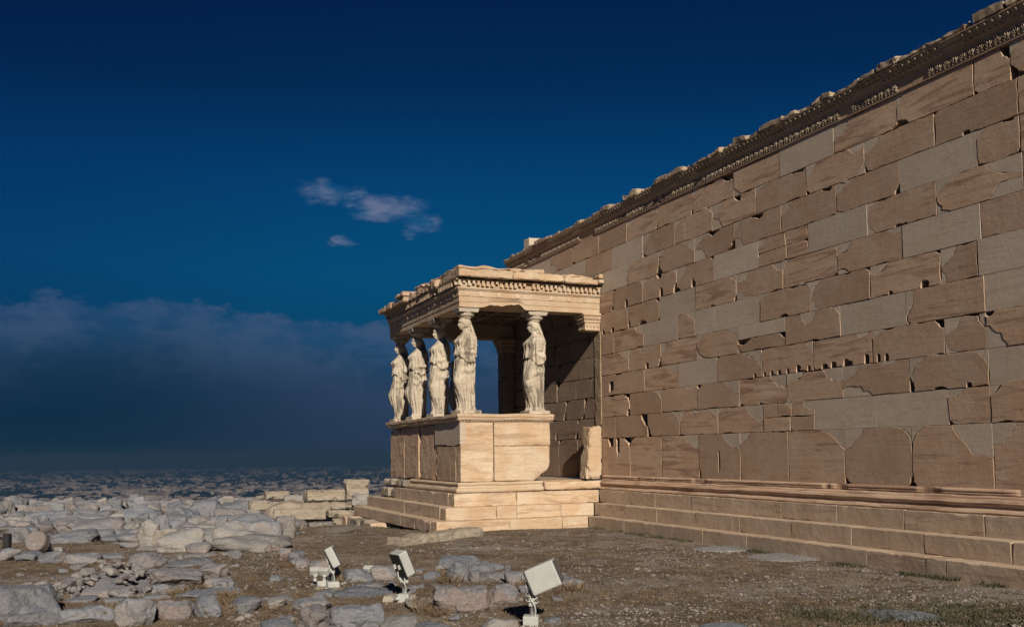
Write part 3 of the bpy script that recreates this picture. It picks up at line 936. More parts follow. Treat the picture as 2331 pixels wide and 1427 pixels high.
V, Fc = sweep(ar, [(0, -.02), (0, YS), (XW, YS), (XW, -.02)], .05, True, arch_disp)
PP('architrave', V, Fc, LIT)


def disc(mb, c, nrm, r, t, k=16):
    c = Vector(c)
    n_ = Vector((nrm[0], nrm[1], 0))
    s = Vector((-n_.y, n_.x, 0))
    rr = [(r, 0), (r, t), (r * .8, t * 1.25), (0, t * 1.3)]
    vs, fs = [], []
    for a in range(k):
        an = 2 * pi * a / k
        for q, h in rr:
            vs.append(c + s * (q * cos(an)) + Vector((0, 0, q * sin(an))) + n_ * h)
    m_ = len(rr)
    for a in range(k):
        for b in range(m_ - 1):
            fs.append((a * m_ + b, ((a + 1) % k) * m_ + b, ((a + 1) % k) * m_ + b + 1, a * m_ + b + 1))
    mb.add(vs, fs)


for y in (-.42, -.86, -1.3, -2.15, -2.62, -3.05, -3.38):
    mb = MB()
    disc(mb, (.022, y, 5.315), (1, 0), .055, .014)
    PP('rosette', mb.v, mb.f, LIT)
for x in [-.3 - .46 * i for i in range(12)]:
    mb = MB()
    disc(mb, (x, YS - .022, 5.315), (0, -1), .055, .018)
    PP('rosette', mb.v, mb.f, OLD)
# dentil course
dn = MB()
V, Fc = sweep([(-.46, 5.455), (.03, 5.455), (.03, 5.475), (.04, 5.48), (.04, 5.60), (.115, 5.604), (.125, 5.625), (-.46, 5.625)], [(0, -.02), (0, YS), (XW, YS), (XW, -.02)], .1, True, wave(.004, 6))
dn.add(V, Fc)
y = YS - .06
i = 0
while y < -.08:
    r = random.Random(i)
    zc = 5.487 + (r.uniform(.015, .06) if r.random() < .3 else 0)
    if r.random() > .07:
        dn.box(.042, .118 - (.04 * r.random() if r.random() < .3 else 0), y + .004 * r.random(), y + .062, zc, 5.60)
    y += .113
    i += 1
x = XW - .02
while x < -.0:
    r = random.Random(int(x * 100))
    if r.random() > .12:
        dn.box(x, x + .062, YS - .118, YS - .042, 5.487 + .02 * r.random(), 5.60)
    x += .113
PP('dentil_course', dn.v, dn.f, LIT)
# cornice and roof slabs
def corn(name, a, b, c, d, z0, z1, seed, mat, amp=.03, chip=.07, fall=0.0, under=True):
    V, Fc = rough_box(a, b, c, d, z0, z1, seed=seed, amp=amp, step=.065, chip=chip, bevel=.02)
    zm = (z0 + z1) / 2
    V = [Vector((v.x, v.y, v.z + (.055 * fbm(v * 2.2 + Vector((seed, 0, 0)), 4) if v.z > zm else .012 * fbm(v * 5, 3)))) for v in V]
    return PP(name, V, Fc, mat)


corn('cornice_slab', -1.2, .27, YS - .10, -2.35, 5.655, 5.85, 600, LIT, .02, .05)
corn('cornice_slab', -1.2, .28, -2.345, -1.05, 5.66, 5.835, 601, LIT, .02, .05)
corn('cornice_slab', -1.2, .27, -1.045, -.16, 5.655, 5.80, 602, LIT, .015, .04)
pbox('cornice_slab', LIT, -.3, .26, -.155, -.008, 5.70, 5.80, seed=603, amp=.01, step=.05, chip=.03, bevel=.02)
pbox('cornice_slab', LIT, -.2, .24, -.15, -.008, 5.80, 5.95, seed=604, amp=.02, step=.05, chip=.06, bevel=.03)
corn('roof_slab', -2.6, .14, YS - .07, -1.5, 5.855, 5.94, 605, LIT, .02, .09)
corn('roof_slab', -2.6, .06, -1.48, -.2, 5.84, 5.90, 606, LIT, .02, .06)
corn('roof_slab', -5.2, -2.65, YS + .25, -.1, 5.66, 5.86, 607, OLD, .02, .06)
# south side, broken into lengths of different overhang
corn('cornice_slab', XW - .28, -4.72, YS - .29, YS + .5, 5.65, 5.80, 610, OLD, .018, .05)
corn('cornice_slab', -4.71, -3.55, YS - .27, YS + .5, 5.645, 5.79, 611, OLD, .012, .03)
pbox('cornice_slab', OLD, -4.25, -3.5, YS - .31, YS + .3, 5.80, 5.93, seed=612, amp=.012, step=.05, chip=.03, bevel=.03)
corn('cornice_slab', -3.5, -2.75, YS - .15, YS + .5, 5.64, 5.86, 613, OLD, .03, .08)
pbox('cornice_slab', OLD, -3.0, -2.3, YS - .16, YS + .3, 5.85, 5.93, seed=614, amp=.02, step=.05, chip=.05, bevel=.03)
corn('cornice_slab', -2.72, -1.22, YS - .17, YS + .5, 5.64, 5.85, 615, OLD, .04, .10)
corn('cornice_slab', XW - .26, XW + .5, YS + .52, -.1, 5.65, 5.80, 616, OLD, .02, .05)
# coffered ceiling
ce = MB().box(XW + .3, -.3, YS + .3, -.01, 5.56, 5.64)
for i in range(8):
    x = XW + .46 + i * .68
    ce.box(x - .06, x + .06, YS + .46, -.02, 5.40, 5.558)
for j in range(4):
    y = YS + .46 + j * .85
    for i in range(7):
        x = XW + .46 + i * .68
        ce.box(x + .062, x + .618, y - .06, y + .06, 5.405, 5.556)
PP('coffered_ceiling', ce.v, ce.f, SOOT_SHADE)  # dark stone colour deepens the shade under the roof
# pilasters against the wall
cp = MB()
V, Fc = sweep([(-.2, 4.61), (.0, 4.61), (.012, 4.64), (.0, 4.67), (.005, 4.78), (.035, 4.80), (.045, 4.84), (.02, 4.85), (.06, 4.89), (.075, 4.93), (.05, 4.94), (.085, 4.965), (.085, 5.008), (-.2, 5.008)],
              [(-.02, -.01), (-.02, -.40), (-.36, -.40), (-.36, -.01)], .06, True, wave(.006, 2))
cp.add(V, Fc)
cp.box(-.34, -.04, -.38, -.012, 4.612, 5.006)
eggs_on(cp, (.0, -.40, 0), (.0, -.02, 0), (1, 0), 4.88, .06, .024, .026, .05)
eggs_on(cp, (-.36, -.42, 0), (-.02, -.42, 0), (0, -1), 4.88, .06, .024, .026, .05)
eggs_on(cp, (-.018, -.39, 0), (-.018, -.02, 0), (1, 0), 4.725, .075, .03, .05, .03)
PP('pilaster_capital', cp.v, cp.f, LIT)
V, Fc = rough_box(-.40, .0, -.43, -.008, 1.10, 2.33, seed=640, amp=.015, step=.06, chip=.07, bevel=.02)
V = [Vector((v.x, v.y + .10 * (v.z - 1.1) / 1.23 * (1 if v.y < -.3 else 0), v.z + (.05 * fbm(v * 4, 3) if v.z > 2.2 else 0))) for v in V]
PP('pilaster_block', V, Fc, LIT)
pbox('pilaster_scar', CORE, -.30, .0, -.022, .1, 2.34, 4.60, seed=641, amp=.012, step=.05, chip=.02, bevel=.006)
pbox('pilaster', SOOT_SHADE, -5.70, -5.28, -.36, -.008, 1.1, 4.62, seed=642, amp=.006, step=.14, chip=.02)  # shade of the porch interior put into the darker stone colour
V, Fc = sweep([(-.2, 4.622), (.0, 4.622), (.02, 4.70), (.02, 4.80), (.07, 4.86), (.05, 4.88), (.10, 4.95), (.10, 5.006), (-.2, 5.006)], [(-5.28, -.01), (-5.28, -.36), (-5.70, -.36), (-5.70, -.01)], .1)
PP('pilaster_capital', V, Fc, OLD)

# ------------------------------------------------------------------ the six statues
def lerp_tab(tab, t):
    for (a, va), (b, vb) in zip(tab, tab[1:]):
        if t <= b:
            u = (t - a) / (b - a)
            u = u * u * (3 - 2 * u) * .5 + u * .5
            return va + (vb - va) * u
    return tab[-1][1]


FRONT = [(0, .215), (.05, .20), (.13, .225), (.225, .262), (.31, .285), (.40, .272), (.507, .25), (.585, .24), (.60, .235), (.685, .225), (.745, .235), (.79, .175), (.82, .12), (.85, .078), (.90, .07)]
BACK = [(0, .20), (.13, .195), (.225, .20), (.31, .205), (.40, .205), (.507, .21), (.60, .22), (.685, .23), (.75, .235), (.80, .215), (.835, .165), (.87, .11), (.90, .09)]
WIDE = [(0, .235), (.05, .225), (.13, .232), (.225, .24), (.31, .25), (.40, .262), (.507, .262), (.60, .252), (.66, .25), (.72, .265), (.775, .28), (.805, .268), (.825, .20), (.845, .115), (.87, .075), (.90, .07)]
H_FIG = 2.10


def figure_mesh(seed, side, fold=1.0):
    """draped standing woman; side = +1/-1 says which knee is bent forward"""
    rng = random.Random(seed)
    NA, NZ = 132, 176
    V, Fc = [], []
    off = Vector((seed * 5.3, seed * 2.1, 0))
    for k in range(NZ + 1):
        t = k / NZ * .895
        z = t * H_FIG
        f, b, wd = lerp_tab(FRONT, t), lerp_tab(BACK, t), lerp_tab(WIDE, t)
        for a in range(NA):
            ph = 2 * pi * a / NA                 # 0 = front (-y), pi/2 = +x
            sx, cy = sin(ph), -cos(ph)
            e = .86
            X = .90 * wd * math.copysign(abs(sx) ** e, sx)
            Y = .93 * (f if cy < 0 else b) * math.copysign(abs(cy) ** e, cy)
            n2 = Vector((sx, cy))
            r = 0.0
            angd = lambda c0: math.atan2(sin(ph - c0), cos(ph - c0))
            # bent leg: smooth thigh, knee and shin pressing through the cloth
            kn = angd(-side * .62)
            leg = math.exp(-(kn / .48) ** 2)
            knee = math.exp(-((t - .30) / .085) ** 2)
            r += leg * (.075 * knee + .035 * ss(.56, .40, t) * ss(.02, .2, t) - .05 * ss(.20, .06, t))
            # long flute-like folds on the standing leg
            low = ss(.60, .55, t)
            calm = 1 - leg * .95
            wob = .5 * fbm(Vector((ph * 1.3, t * 2.0, 0)) + off, 3)
            fl = abs(sin(ph * 8.0 + wob * 3.4 + seed)) ** .55 - .72
            r += low * calm * fold * .082 * fl * (1 if cy < .3 else .6)
            # overfold with its hem dipping at the sides, pouch above it
            hem = .585 - .085 * abs(sx) ** 1.6 * ss(-.9, .6, cy + .5) + .006 * sin(ph * 13 + seed) + .028 * fbm(Vector((sx * 2.2, cy * 2.2, seed)), 3)
            up = ss(hem - .004, hem + .008, t)
            r += up * (.017 * ss(.70, .60, t) + .010) * ss(.86, .78, t)
            r -= .018 * (1 - up) * ss(hem - .05, hem - .004, t)
            # hanging zigzag and catenary folds at the side and back
            sd = ss(.25, .9, abs(sx)) * ss(-.75, .0, cy + .35)
            cat = sin((t * 62 + (1 - abs(sx)) * 9 + 3 * fbm(Vector((ph * 2, t * 5, 1)) + off, 2)))
            r += sd * .022 * cat * ss(.30, .40, t) * ss(.70, .60, t)
            # side mantle edge, falling behind the hip
            mant = math.exp(-(angd(side * 1.9) / .42) ** 2) * ss(.30, .36, t) * ss(.80, .7, t)
            r += mant * .03
            # chest and crinkled chiton
            for c0 in (-.5, .5):
                r += .034 * math.exp(-(angd(c0) / .33) ** 2 - ((t - .735) / .035) ** 2)
            r += up * ss(.83, .76, t) * .017 * sin(ph * 15 + 6 * fbm(Vector((ph * 2, t * 4, 3)) + off, 2))
            # broken upper arms held to the body
            for s in (-1, 1):
                arm = math.exp(-(angd(s * (pi / 2 + .18)) / .30) ** 2)
                lowend = .60 if s == side else .655
                r += arm * .038 * ss(lowend - .004, lowend + .004, t) * ss(.83, .77, t)
                r -= math.exp(-(angd(s * (pi / 2 - .32)) / .10) ** 2) * .022 * ss(lowend, lowend + .03, t) * ss(.79, .75, t)
            # erosion
            r += .010 * fbm(Vector((sx * 3, cy * 3, t * 9)) + off, 4) * ss(.9, .8, t)
            if seed == 1 and .775 < t < .815 and abs(angd(1.35)) < .17:      # square dowel hole
                r -= .075
            # hem at the feet
            if t < .03:
                r += .03 * (1 - t / .03) * (1 - leg)
            hips = .012 * side * sin(t * 5.2)
            V.append(Vector((X + n2.x * r + hips, Y + n2.y * r, z)))
    for k in range(NZ):
        for a in range(NA):
            Fc.append((k * NA + a, k * NA + (a + 1) % NA, (k + 1) * NA + (a + 1) % NA, (k + 1) * NA + a))
    Fc.append(tuple(range(NA - 1, -1, -1)))
    # head: skull, face, chin; welded over the neck
    hb = len(V)
    NH, NV = 64, 48
    hc = Vector((.012 * side * sin(4.6), -.036, 1.955))
    for k in range(NV + 1):
        v = -pi / 2 + pi * k / NV
        for a in range(NH):
            ph = 2 * pi * a / NH
            d = Vector((sin(ph) * cos(v), -cos(ph) * cos(v), sin(v)))
            rx, ry, rz = .102, .124, .15
            p = Vector((d.x * rx, d.y * ry, d.z * rz))
            fr_ = max(0, -d.y)
            # jaw narrows and comes forward
            j = ss(.0, -.9, d.z)
            p.x *= 1 - .34 * j
            p.y += -.022 * j * fr_ + .035 * j * max(0, d.y)
            g = lambda x0, z0, sx_, sz_: math.exp(-((p.x - x0) / sx_) ** 2 - ((p.z - z0) / sz_) ** 2) * (fr_ > .2)
            n_ = 0
            n_ += .030 * g(0, -.028, .014, .030) + .012 * g(0, .005, .012, .03)          # nose
            n_ -= .013 * (g(-.036, .008, .020, .014) + g(.036, .008, .020, .014))           # eye sockets
            n_ += .006 * (g(-.036, .006, .012, .007) + g(.036, .006, .012, .007))           # lids
            n_ += .007 * (g(-.034, .030, .024, .010) + g(.034, .030, .024, .010))           # brows
            n_ += .007 * g(0, -.072, .020, .008) - .006 * g(0, -.082, .022, .005) + .006 * g(0, -.089, .017, .007)   # lips
            n_ += .010 * g(0, -.122, .022, .020)                                           # chin
            n_ += .005 * (g(-.05, -.04, .02, .025) + g(.05, -.04, .02, .025))               # cheeks
            p.y -= n_
            # waved hair: rolled back from the brow, thick behind
            hairline = .045 + .05 * (1 - fr_) * -1.6
            hm = ss(hairline - .006, hairline + .010, p.z) if fr_ > .12 else ss(-.10, -.06, p.z)
            wv_ = .5 + .5 * sin(ph * 11 + p.z * 55)
            nn_ = Vector((d.x, d.y, d.z * .6))
            p += nn_ * hm * (.020 + .008 * wv_ + (.02 * max(0, d.y)))
            if p.z > .128:
                p.z = .128
            V.append(hc + p)
    for k in range(NV):
        for a in range(NH):
            Fc.append((hb + k * NH + a, hb + k * NH + (a + 1) % NH, hb + (k + 1) * NH + (a + 1) % NH, hb + (k + 1) * NH + a))
    return V, Fc


def hair_mesh(seed, side):
    """the thick plaits that fall from the nape over the shoulders and back"""
    mb = MB()
    rng = random.Random(seed + 50)
    def strand(path, r0, r1, k=9):
        vs, fs = [], []
        n = len(path)
        for i, p in enumerate(path):
            t = i / (n - 1)
            rr = (r0 + (r1 - r0) * t)
            for a in range(k):
                an = 2 * pi * a / k
                q = 1 + .16 * sin(an * 3 + i * 1.4)
                vs.append(Vector(p) + Vector((cos(an) * rr * q, sin(an) * rr * q * .85, 0)))
        for i in range(n - 1):
            for a in range(k):
                fs.append((i * k + a, i * k + (a + 1) % k, (i + 1) * k + (a + 1) % k, (i + 1) * k + a))
        fs.append(tuple(range(k)))
        fs.append(tuple(range(n * k - 1, n * k - k - 1, -1)))
        mb.add(vs, fs)
    def curve(pts, n=14):
        out = []
        for i in range(n):
            t = i / (n - 1) * (len(pts) - 1)
            j = min(len(pts) - 2, int(t))
            u = t - j
            u = u * u * (3 - 2 * u)
            out.append(Vector(pts[j]).lerp(Vector(pts[j + 1]), u))
        return out
    strand(curve([(0, .07, 2.0), (0, .12, 1.86), (0, .17, 1.74), (0, .215, 1.60), (0, .235, 1.46)]), .085, .05, 12)
    for s in (-1, 1):
        strand(curve([(s * .07, .03, 1.93), (s * .085, .03, 1.84), (s * .10, -.03, 1.75), (s * .12, -.13, 1.66), (s * .125, -.20, 1.58)]), .024, .016)
        strand(curve([(s * .075, .05, 1.92), (s * .10, .06, 1.82), (s * .135, .03, 1.73), (s * .16, -.07, 1.66)]), .024, .016)
        strand(curve([(s * .06, .09, 1.95), (s * .08, .13, 1.82), (s * .09, .18, 1.68), (s * .09, .22, 1.55)]), .05, .035)
    return mb


def lathe(prof, k=40, egg=0):
    V, Fc = [], []
    for (r, z) in prof:
        for a in range(k):
            an = 2 * pi * a / k
            q = r * (1 + (egg if prof[2][1] < z < prof[-3][1] else 0) * (abs(sin(an * 9)) - .5))
            V.append(Vector((q * cos(an), q * sin(an), z)))
    for i in range(len(prof) - 1):
        for a in range(k):
            Fc.append((i * k + a, i * k + (a + 1) % k, (i + 1) * k + (a + 1) % k, (i + 1) * k + a))
    Fc.append(tuple(range(k - 1, -1, -1)))
    Fc.append(tuple(range((len(prof) - 1) * k, len(prof) * k)))
    return V, Fc


SPX = [-.28, -2.12, -3.90, -5.53]
statues = [(SPX[0], -3.315, 1, -1, 'draped statue at the near corner with a square hole in its shoulder', 1.0),
           (SPX[1], -3.315, 2, -1, 'draped statue just left of the porch corner statue, second of the front row', 1.0),
           (SPX[2], -3.315, 3, 1, 'draped statue third from the porch corner with looped folds at its hip', .8),
           (SPX[3], -3.315, 4, 1, 'draped statue farthest left on the front of the porch', .8),
           (SPX[0], -1.60, 5, -1, 'draped statue standing alone behind the corner, nearest the temple wall', 1.0),
           (SPX[3], -1.60, 6, 1, 'dark shaded statue at the back of the porch seen between the front figures', .8)]
for (x, y, sd, side, lab, fo) in statues:
    z0 = 2.61
    st = thing('statue', lab, 'statue', (x, y, z0), 'draped women statues carrying the porch roof')
    V, Fc = figure_mesh(sd, side, fo)
    dz = .092
    o = link_mesh('figure', mesh('figure', [v + Vector((0, 0, dz)) for v in V], Fc), STATUE, st, True)
    hm = hair_mesh(sd, side)
    o = link_mesh('hair', mesh('hair', [Vector(v) + Vector((0, 0, dz)) for v in hm.v], hm.f), STATUE, st, True)
    V, Fc = rough_box(-.29, .27, -.27, .27, .003, .09, seed=sd * 7, amp=.004, step=.08, chip=.02, bevel=.006)
    link_mesh('plinth', mesh('plinth', V, Fc), STATUE, st)
    zc = 2.172
    V, Fc = lathe([(.10, zc - .03), (.125, zc), (.135, zc + .012), (.13, zc + .022), (.15, zc + .035), (.185, zc + .06), (.20, zc + .085), (.19, zc + .105), (.215, zc + .115), (.215, zc + .128), (.15, zc + .13)], 54, .09)
    link_mesh('capital', mesh('capital', V, Fc), STATUE, st, True)
    za = zc + .131
    V, Fc = rough_box(-.25, .25, -.25, .25, za, za + .0975, seed=sd, amp=.003, step=.08, chip=.015, bevel=.005)
    V = [Vector((v.x * (.93 + .07 * ss(za + .02, za + .08, v.z)), v.y * (.93 + .07 * ss(za + .02, za + .08, v.z)), v.z)) for v in V]
    link_mesh('abacus', mesh('abacus', V, Fc), STATUE, st)

# ------------------------------------------------------------------ ground
def ground_mat():
    m, nt = newmat('dry_ground')
    p = nt.n('ShaderNodeNewGeometry').outputs['Position']
    sep = nt.n('ShaderNodeSeparateXYZ', {0: p})
    a = nt.noise(p, 0.55, 8, 0.62, 0.4)
    b = nt.noise(p, 3.2, 8, 0.68, 0.6)
    fn = nt.noise(p, 24.0, 6, 0.7)
    c = nt.mix(nt.smooth(b, 0.36, 0.62), (0.115, 0.084, 0.060), (0.195, 0.153, 0.118))
    c = nt.mix(nt.smooth(nt.m('ADD', nt.m('MULTIPLY', a, .6), nt.m('MULTIPLY', b, .4)), 0.47, 0.60), c, (0.27, 0.235, 0.205))
    vo = nt.n('ShaderNodeTexVoronoi', {'Vector': p, 'Scale': 26.0, 'Randomness': 1.0})
    sel = nt.n('ShaderNodeSeparateColor', {0: vo.outputs['Color']}).outputs[0]
    grav = nt.m('MULTIPLY', nt.smooth(vo.outputs['Distance'], 0.34, 0.24), nt.smooth(sel, 0.55, 0.6))
    gm = nt.smooth(nt.m('ADD', nt.m('MULTIPLY', a, .5), nt.m('MULTIPLY', b, .5)), 0.44, 0.54)
    c = nt.mix(nt.m('MULTIPLY', nt.m('MULTIPLY', grav, gm), 0.8), c, (0.28, 0.255, 0.23))
    c = nt.mix(0.6, c, nt.ramp(fn, [(0.25, 0.55), (0.75, 1.35)]), 'MULTIPLY')
    green = nt.m('MULTIPLY', nt.smooth(nt.noise(p, 1.3, 5, 0.6), 0.56, 0.66), 0.35)
    c = nt.mix(green, c, (0.075, 0.07, 0.04))
    h = nt.m('ADD', nt.m('MULTIPLY', fn, 0.8), nt.m('ADD', b, nt.m('MULTIPLY', grav, 0.5)))
    finish(nt, c, 0.95, h, 0.03, 1.0)
    return m


GROUND = ground_mat()
gx = np.concatenate([np.linspace(-160, -30, 40), np.linspace(-29.5, -12, 60), np.linspace(-11.8, 14, 150), np.linspace(14.4, 30, 24)])
gy = np.concatenate([np.linspace(-120, -26, 30), np.linspace(-25, -13, 50), np.linspace(-12.8, 0.6, 90), np.linspace(1, 60, 30)])
V = [(x, y, ground_z(x, y)) for y in gy for x in gx]
nx = len(gx)
Fc = [(j * nx + i, j * nx + i + 1, (j + 1) * nx + i + 1, (j + 1) * nx + i) for j in range(len(gy) - 1) for i in range(nx - 1)]
g = link_mesh('ground', mesh('ground', V, Fc), GROUND, None, True)
g['kind'] = 'structure'

# ------------------------------------------------------------------ stones
def rock_verts(seed, w_, d_, h_, sub=4, n_pow=5.0, rough=1.0, facets=8):
    bm = bmesh.new()
    bmesh.ops.create_icosphere(bm, subdivisions=sub, radius=1.0)
    rng = random.Random(seed)
    off = Vector((seed * 1.37, seed * 2.71, seed * .33))
    planes = []
    for i in range(facets):
        n_ = Vector((rng.uniform(-1, 1), rng.uniform(-1, 1), rng.uniform(-.5, 1))).normalized()
        planes.append((n_, rng.uniform(.74, 1.0)))
    mn = min(w_, d_, h_)
    shear = (rng.uniform(-.12, .12), rng.uniform(-.12, .12))
    V = []
    for v in bm.verts:
        d = v.co.normalized()
        r = (abs(d.x) ** n_pow + abs(d.y) ** n_pow + abs(d.z) ** n_pow) ** (-1 / n_pow)
        p = d * r
        for n_, c in planes:
            k = p.dot(n_) - c
            if k > 0:
                p = p - n_ * k * .9
        q = Vector((p.x * w_ / 2 * (1 + shear[0] * p.z), p.y * d_ / 2 * (1 + shear[1] * p.z), p.z * h_ / 2))
        k = 1.0 / max(.25, mn)
        f = fbm(q * (1.1 * k) + off, 5)
        f2 = abs(fbm(q * (2.4 * k) + off, 5))
        f3 = noise.voronoi(q * (1.7 * k) + off)[0]
        q += d * mn * rough * (.15 * f - .10 * f2 + .12 * (f3[1] - f3[0]) - .02)
        V.append(q)
    Fc = [[v.index for v in f.verts] for f in bm.faces]
    bm.free()
    return V, Fc


def stone(label, x0, x1, yt, yf, yb, mat, seed, sub=4, n=5.0, rough=1.0, group=None, depth=None, name='boulder', cat='stone', yaw=0.0, dscale=None, sink=.12):
    xm = (x0 + x1) / 2
    if depth is None:
        P = on_ground(xm, yb)
    else:
        P = at_depth(xm, yb, depth)
    zc = (P - CAMP).dot(FW)
    s = zc / F_PX
    wd = (x1 - x0) * s
    h = max(.04, (yb - yf) * s)
    d = ray(xm, yt)
    t = (P.z + h - CAMP.z) / d.z if d.z < -1e-4 else zc * 1.05
    dd = max(.35 * wd, min(.9 * wd, (t - zc))) if dscale is None else dscale * wd
    vd = Vector((P.x - CAMP.x, P.y - CAMP.y, 0)).normalized()
    wd *= (zc + dd * .3) / zc
    if h < .25 * wd:
        sink = .8
    hh = h * (1 + sink)
    c = Vector((P.x, P.y, 0)) + vd * dd * .48
    V, Fc = rock_verts(seed, wd, dd, hh, sub, n, rough)
    o = link_mesh(name, mesh(name, V, Fc), mat, None, True)
    o.location = (c.x, c.y, P.z + h - hh / 2)
    o.rotation_euler = (0, 0, math.atan2(vd.y, vd.x) - pi / 2 + yaw)
    tag(o, label, cat, group)
    return o


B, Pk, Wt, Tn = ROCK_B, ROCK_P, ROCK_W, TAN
G = 'stones scattered over the dry ground'
near = [
 ('large blue grey boulder cut off by the left edge of the photo', -34, 124, 1315, 1338, 1408, B),
 ('low jagged grey slab in front of the large left boulder', 20, 142, 1388, 1394, 1426, B),
 ('long grey stone with a dark crack right of the jagged slab', 142, 264, 1375, 1385, 1419, B),
 ('rounded bluish stone between two dry grass clumps in the front row', 264, 352, 1361, 1369, 1426, B),
 ('pinkish rough stone with undercut base in the middle of the front row', 355, 438, 1358, 1367, 1411, Pk),
 ('grey wedge shaped stone tapering downward in the front row', 440, 508, 1352, 1360, 1405, B),
 ('grey blocky stone at the right end of the front row', 528, 598, 1342, 1362, 1394, B),
 ('wide flat grey slab behind the front row of stones', 385, 545, 1331, 1350, 1360, B),
 ('flat grey slab half buried left of the wide slab', 325, 400, 1344, 1357, 1362, B),
 ('big pinkish grey block with flat top in the left foreground', 343, 458, 1284, 1298, 1336, Pk),
 ('rounded pinkish block leaning on the big flat topped block', 456, 518, 1268, 1285, 1316, Pk),
 ('flat grey slab lying behind the big flat topped block', 352, 470, 1262, 1280, 1290, B),
 ('low rectangular stone right of the big flat topped block', 462, 532, 1311, 1317, 1335, Pk),
 ('weathered tan boulder left of the flat topped block', 295, 380, 1250, 1262, 1294, Pk),
 ('small pointed grey stone at the foot of the flat topped block', 325, 394, 1326, 1331, 1346, B),
 ('thin pale slab behind the rounded pinkish block', 418, 492, 1257, 1261, 1268, Wt),
 ('round pink boulder sitting among dry grass', 423, 484, 1226, 1236, 1259, Pk),
 ('small smooth grey stone beside the round pink boulder', 354, 396, 1218, 1224, 1240, B),
 ('long pale slab on the dry grass left of the pink boulder', 314, 390, 1239, 1243, 1252, Wt),
 ('flat whitish stone on the bare ground right of the pink boulder', 500, 542, 1251, 1254, 1263, Wt),
 ('thin grey stone just behind the flat whitish stone', 504, 542, 1243, 1246, 1253, B),
 ('small rounded pinkish stone near the mound', 538, 577, 1229, 1234, 1248, Pk),
 ('small white chip of stone on the path', 561, 577, 1246, 1248, 1256, Wt),
 ('grey lens shaped stone alone on the grass', 145, 228, 1254, 1261, 1282, B),
 ('speckled grey stone with a bench of small blocks behind it', 88, 147, 1250, 1257, 1282, B),
 ('grey stone under the upright millstone', 36, 93, 1252, 1258, 1277, B),
 ('dark blue triangular stone at the left edge', -6, 45, 1243, 1249, 1277, B),
 ('low grey stone poking from the grass near the tan boulder', 228, 284, 1257, 1261, 1270, B),
 ('flat bluish slab level with the ground behind the cracked stone', 145, 224, 1349, 1363, 1371, B),
 ('flat bluish slab level with the ground below the rubble heap', 236, 296, 1350, 1362, 1369, B),
 ('small yellowish stone left of the rubble heap', 176, 202, 1332, 1336, 1349, Wt),
 ('small flat white stone left of the rubble heap', 169, 192, 1321, 1324, 1329, Wt),
 ('large pink boulder with a rough face in the lower middle', 678, 762, 1372, 1383, 1440, Pk),
 ('large grey boulder with a flat top beside the pink boulder', 748, 874, 1354, 1385, 1440, B),
 ('grey slab wedged behind the large pink boulder', 667, 752, 1356, 1366, 1393, B),
 ('wide low grey slab in front of the lamp plinths', 758, 896, 1326, 1342, 1358, B),
 ('flat pinkish stone carrying the small single lamp', 811, 882, 1317, 1328, 1338, Pk),
 ('grey stone with a dark hollow left of the round pale boulder', 782, 850, 1288, 1297, 1326, B),
 ('round pale boulder behind the middle floodlight', 845, 906, 1276, 1290, 1320, Pk),
 ('tall grey stone behind the left floodlight pole', 744, 780, 1280, 1288, 1324, B),
 ('blue grey stone at the lip of the mound', 653, 692, 1246, 1256, 1279, B),
 ('pinkish stone below the lip of the mound', 665, 708, 1264, 1272, 1290, Pk),
 ('pinkish stone beside the grey stone behind the left floodlight', 704, 752, 1269, 1277, 1300, Pk),
 ('rounded pink stone at the left end of the mound', 602, 642, 1228, 1236, 1257, Pk),
 ('worn pinkish stone second from the left end of the mound', 635, 664, 1238, 1246, 1267, Pk),
 ('flat bluish stone at the bottom edge left of the pink boulder', 596, 668, 1402, 1414, 1432, B),
 ('small grey stone left of the wedged slab', 598, 637, 1353, 1358, 1367, B),
 ('low pinkish stone touching the wedged slab', 618, 672, 1346, 1356, 1377, Pk),
 ('pale lichen covered boulder at the bottom edge', 868, 950, 1395, 1408, 1436, Wt),
 ('large squarish pinkish boulder in the centre foreground', 985, 1110, 1322, 1337, 1397, Pk),
 ('smaller squarish boulder right of the large squarish one', 1106, 1181, 1319, 1334, 1378, Pk),
 ('grey outcrop behind the squarish boulders', 999, 1090, 1257, 1268, 1296, B),
 ('cracked dark grey stone in front of the outcrop', 1015, 1070, 1272, 1281, 1322, B),
 ('long low grey stone at the right of the outcrop', 1058, 1148, 1268, 1279, 1301, B),
 ('small pink stone standing between the outcrop stones', 1066, 1092, 1296, 1301, 1323, Pk),
 ('low grey pink stone behind the smaller squarish boulder', 1087, 1152, 1297, 1306, 1322, Pk),
 ('pinkish layered stone left of the big floodlight head', 1149, 1207, 1293, 1303, 1331, Pk),
 ('pinkish stone right of the big floodlight head', 1268, 1308, 1309, 1316, 1336, Pk),
 ('low grey stone behind the big floodlight bracket', 1181, 1210, 1327, 1333, 1349, B),
 ('pale pitted slab beside the base of the big floodlight', 1094, 1194, 1404, 1412, 1434, Wt),
 ('small grey stone right of the middle floodlight head', 932, 970, 1287, 1294, 1307, B),
 ('small grey stone with a weed growing beside it', 960, 1002, 1294, 1301, 1320, B),
 ('flat grey stone right of the middle floodlight pole', 922, 965, 1326, 1333, 1341, B),
 ('flat blue stone at the bottom edge right of the lichen boulder', 944, 1024, 1412, 1422, 1434, B),
 ('small white stone right of the squarish boulders', 1175, 1191, 1357, 1359, 1367, Wt),
]
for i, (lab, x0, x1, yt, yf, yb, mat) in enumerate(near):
    stone(lab, x0, x1, yt, yf, yb, mat, 1000 + i * 7, sub=5 if (x1 - x0) > 80 else 4, n=random.Random(i).uniform(3.6, 6.5), rough=random.Random(i + 5).uniform(.75, 1.2), yaw=random.Random(i + 9).uniform(-.3, .3))

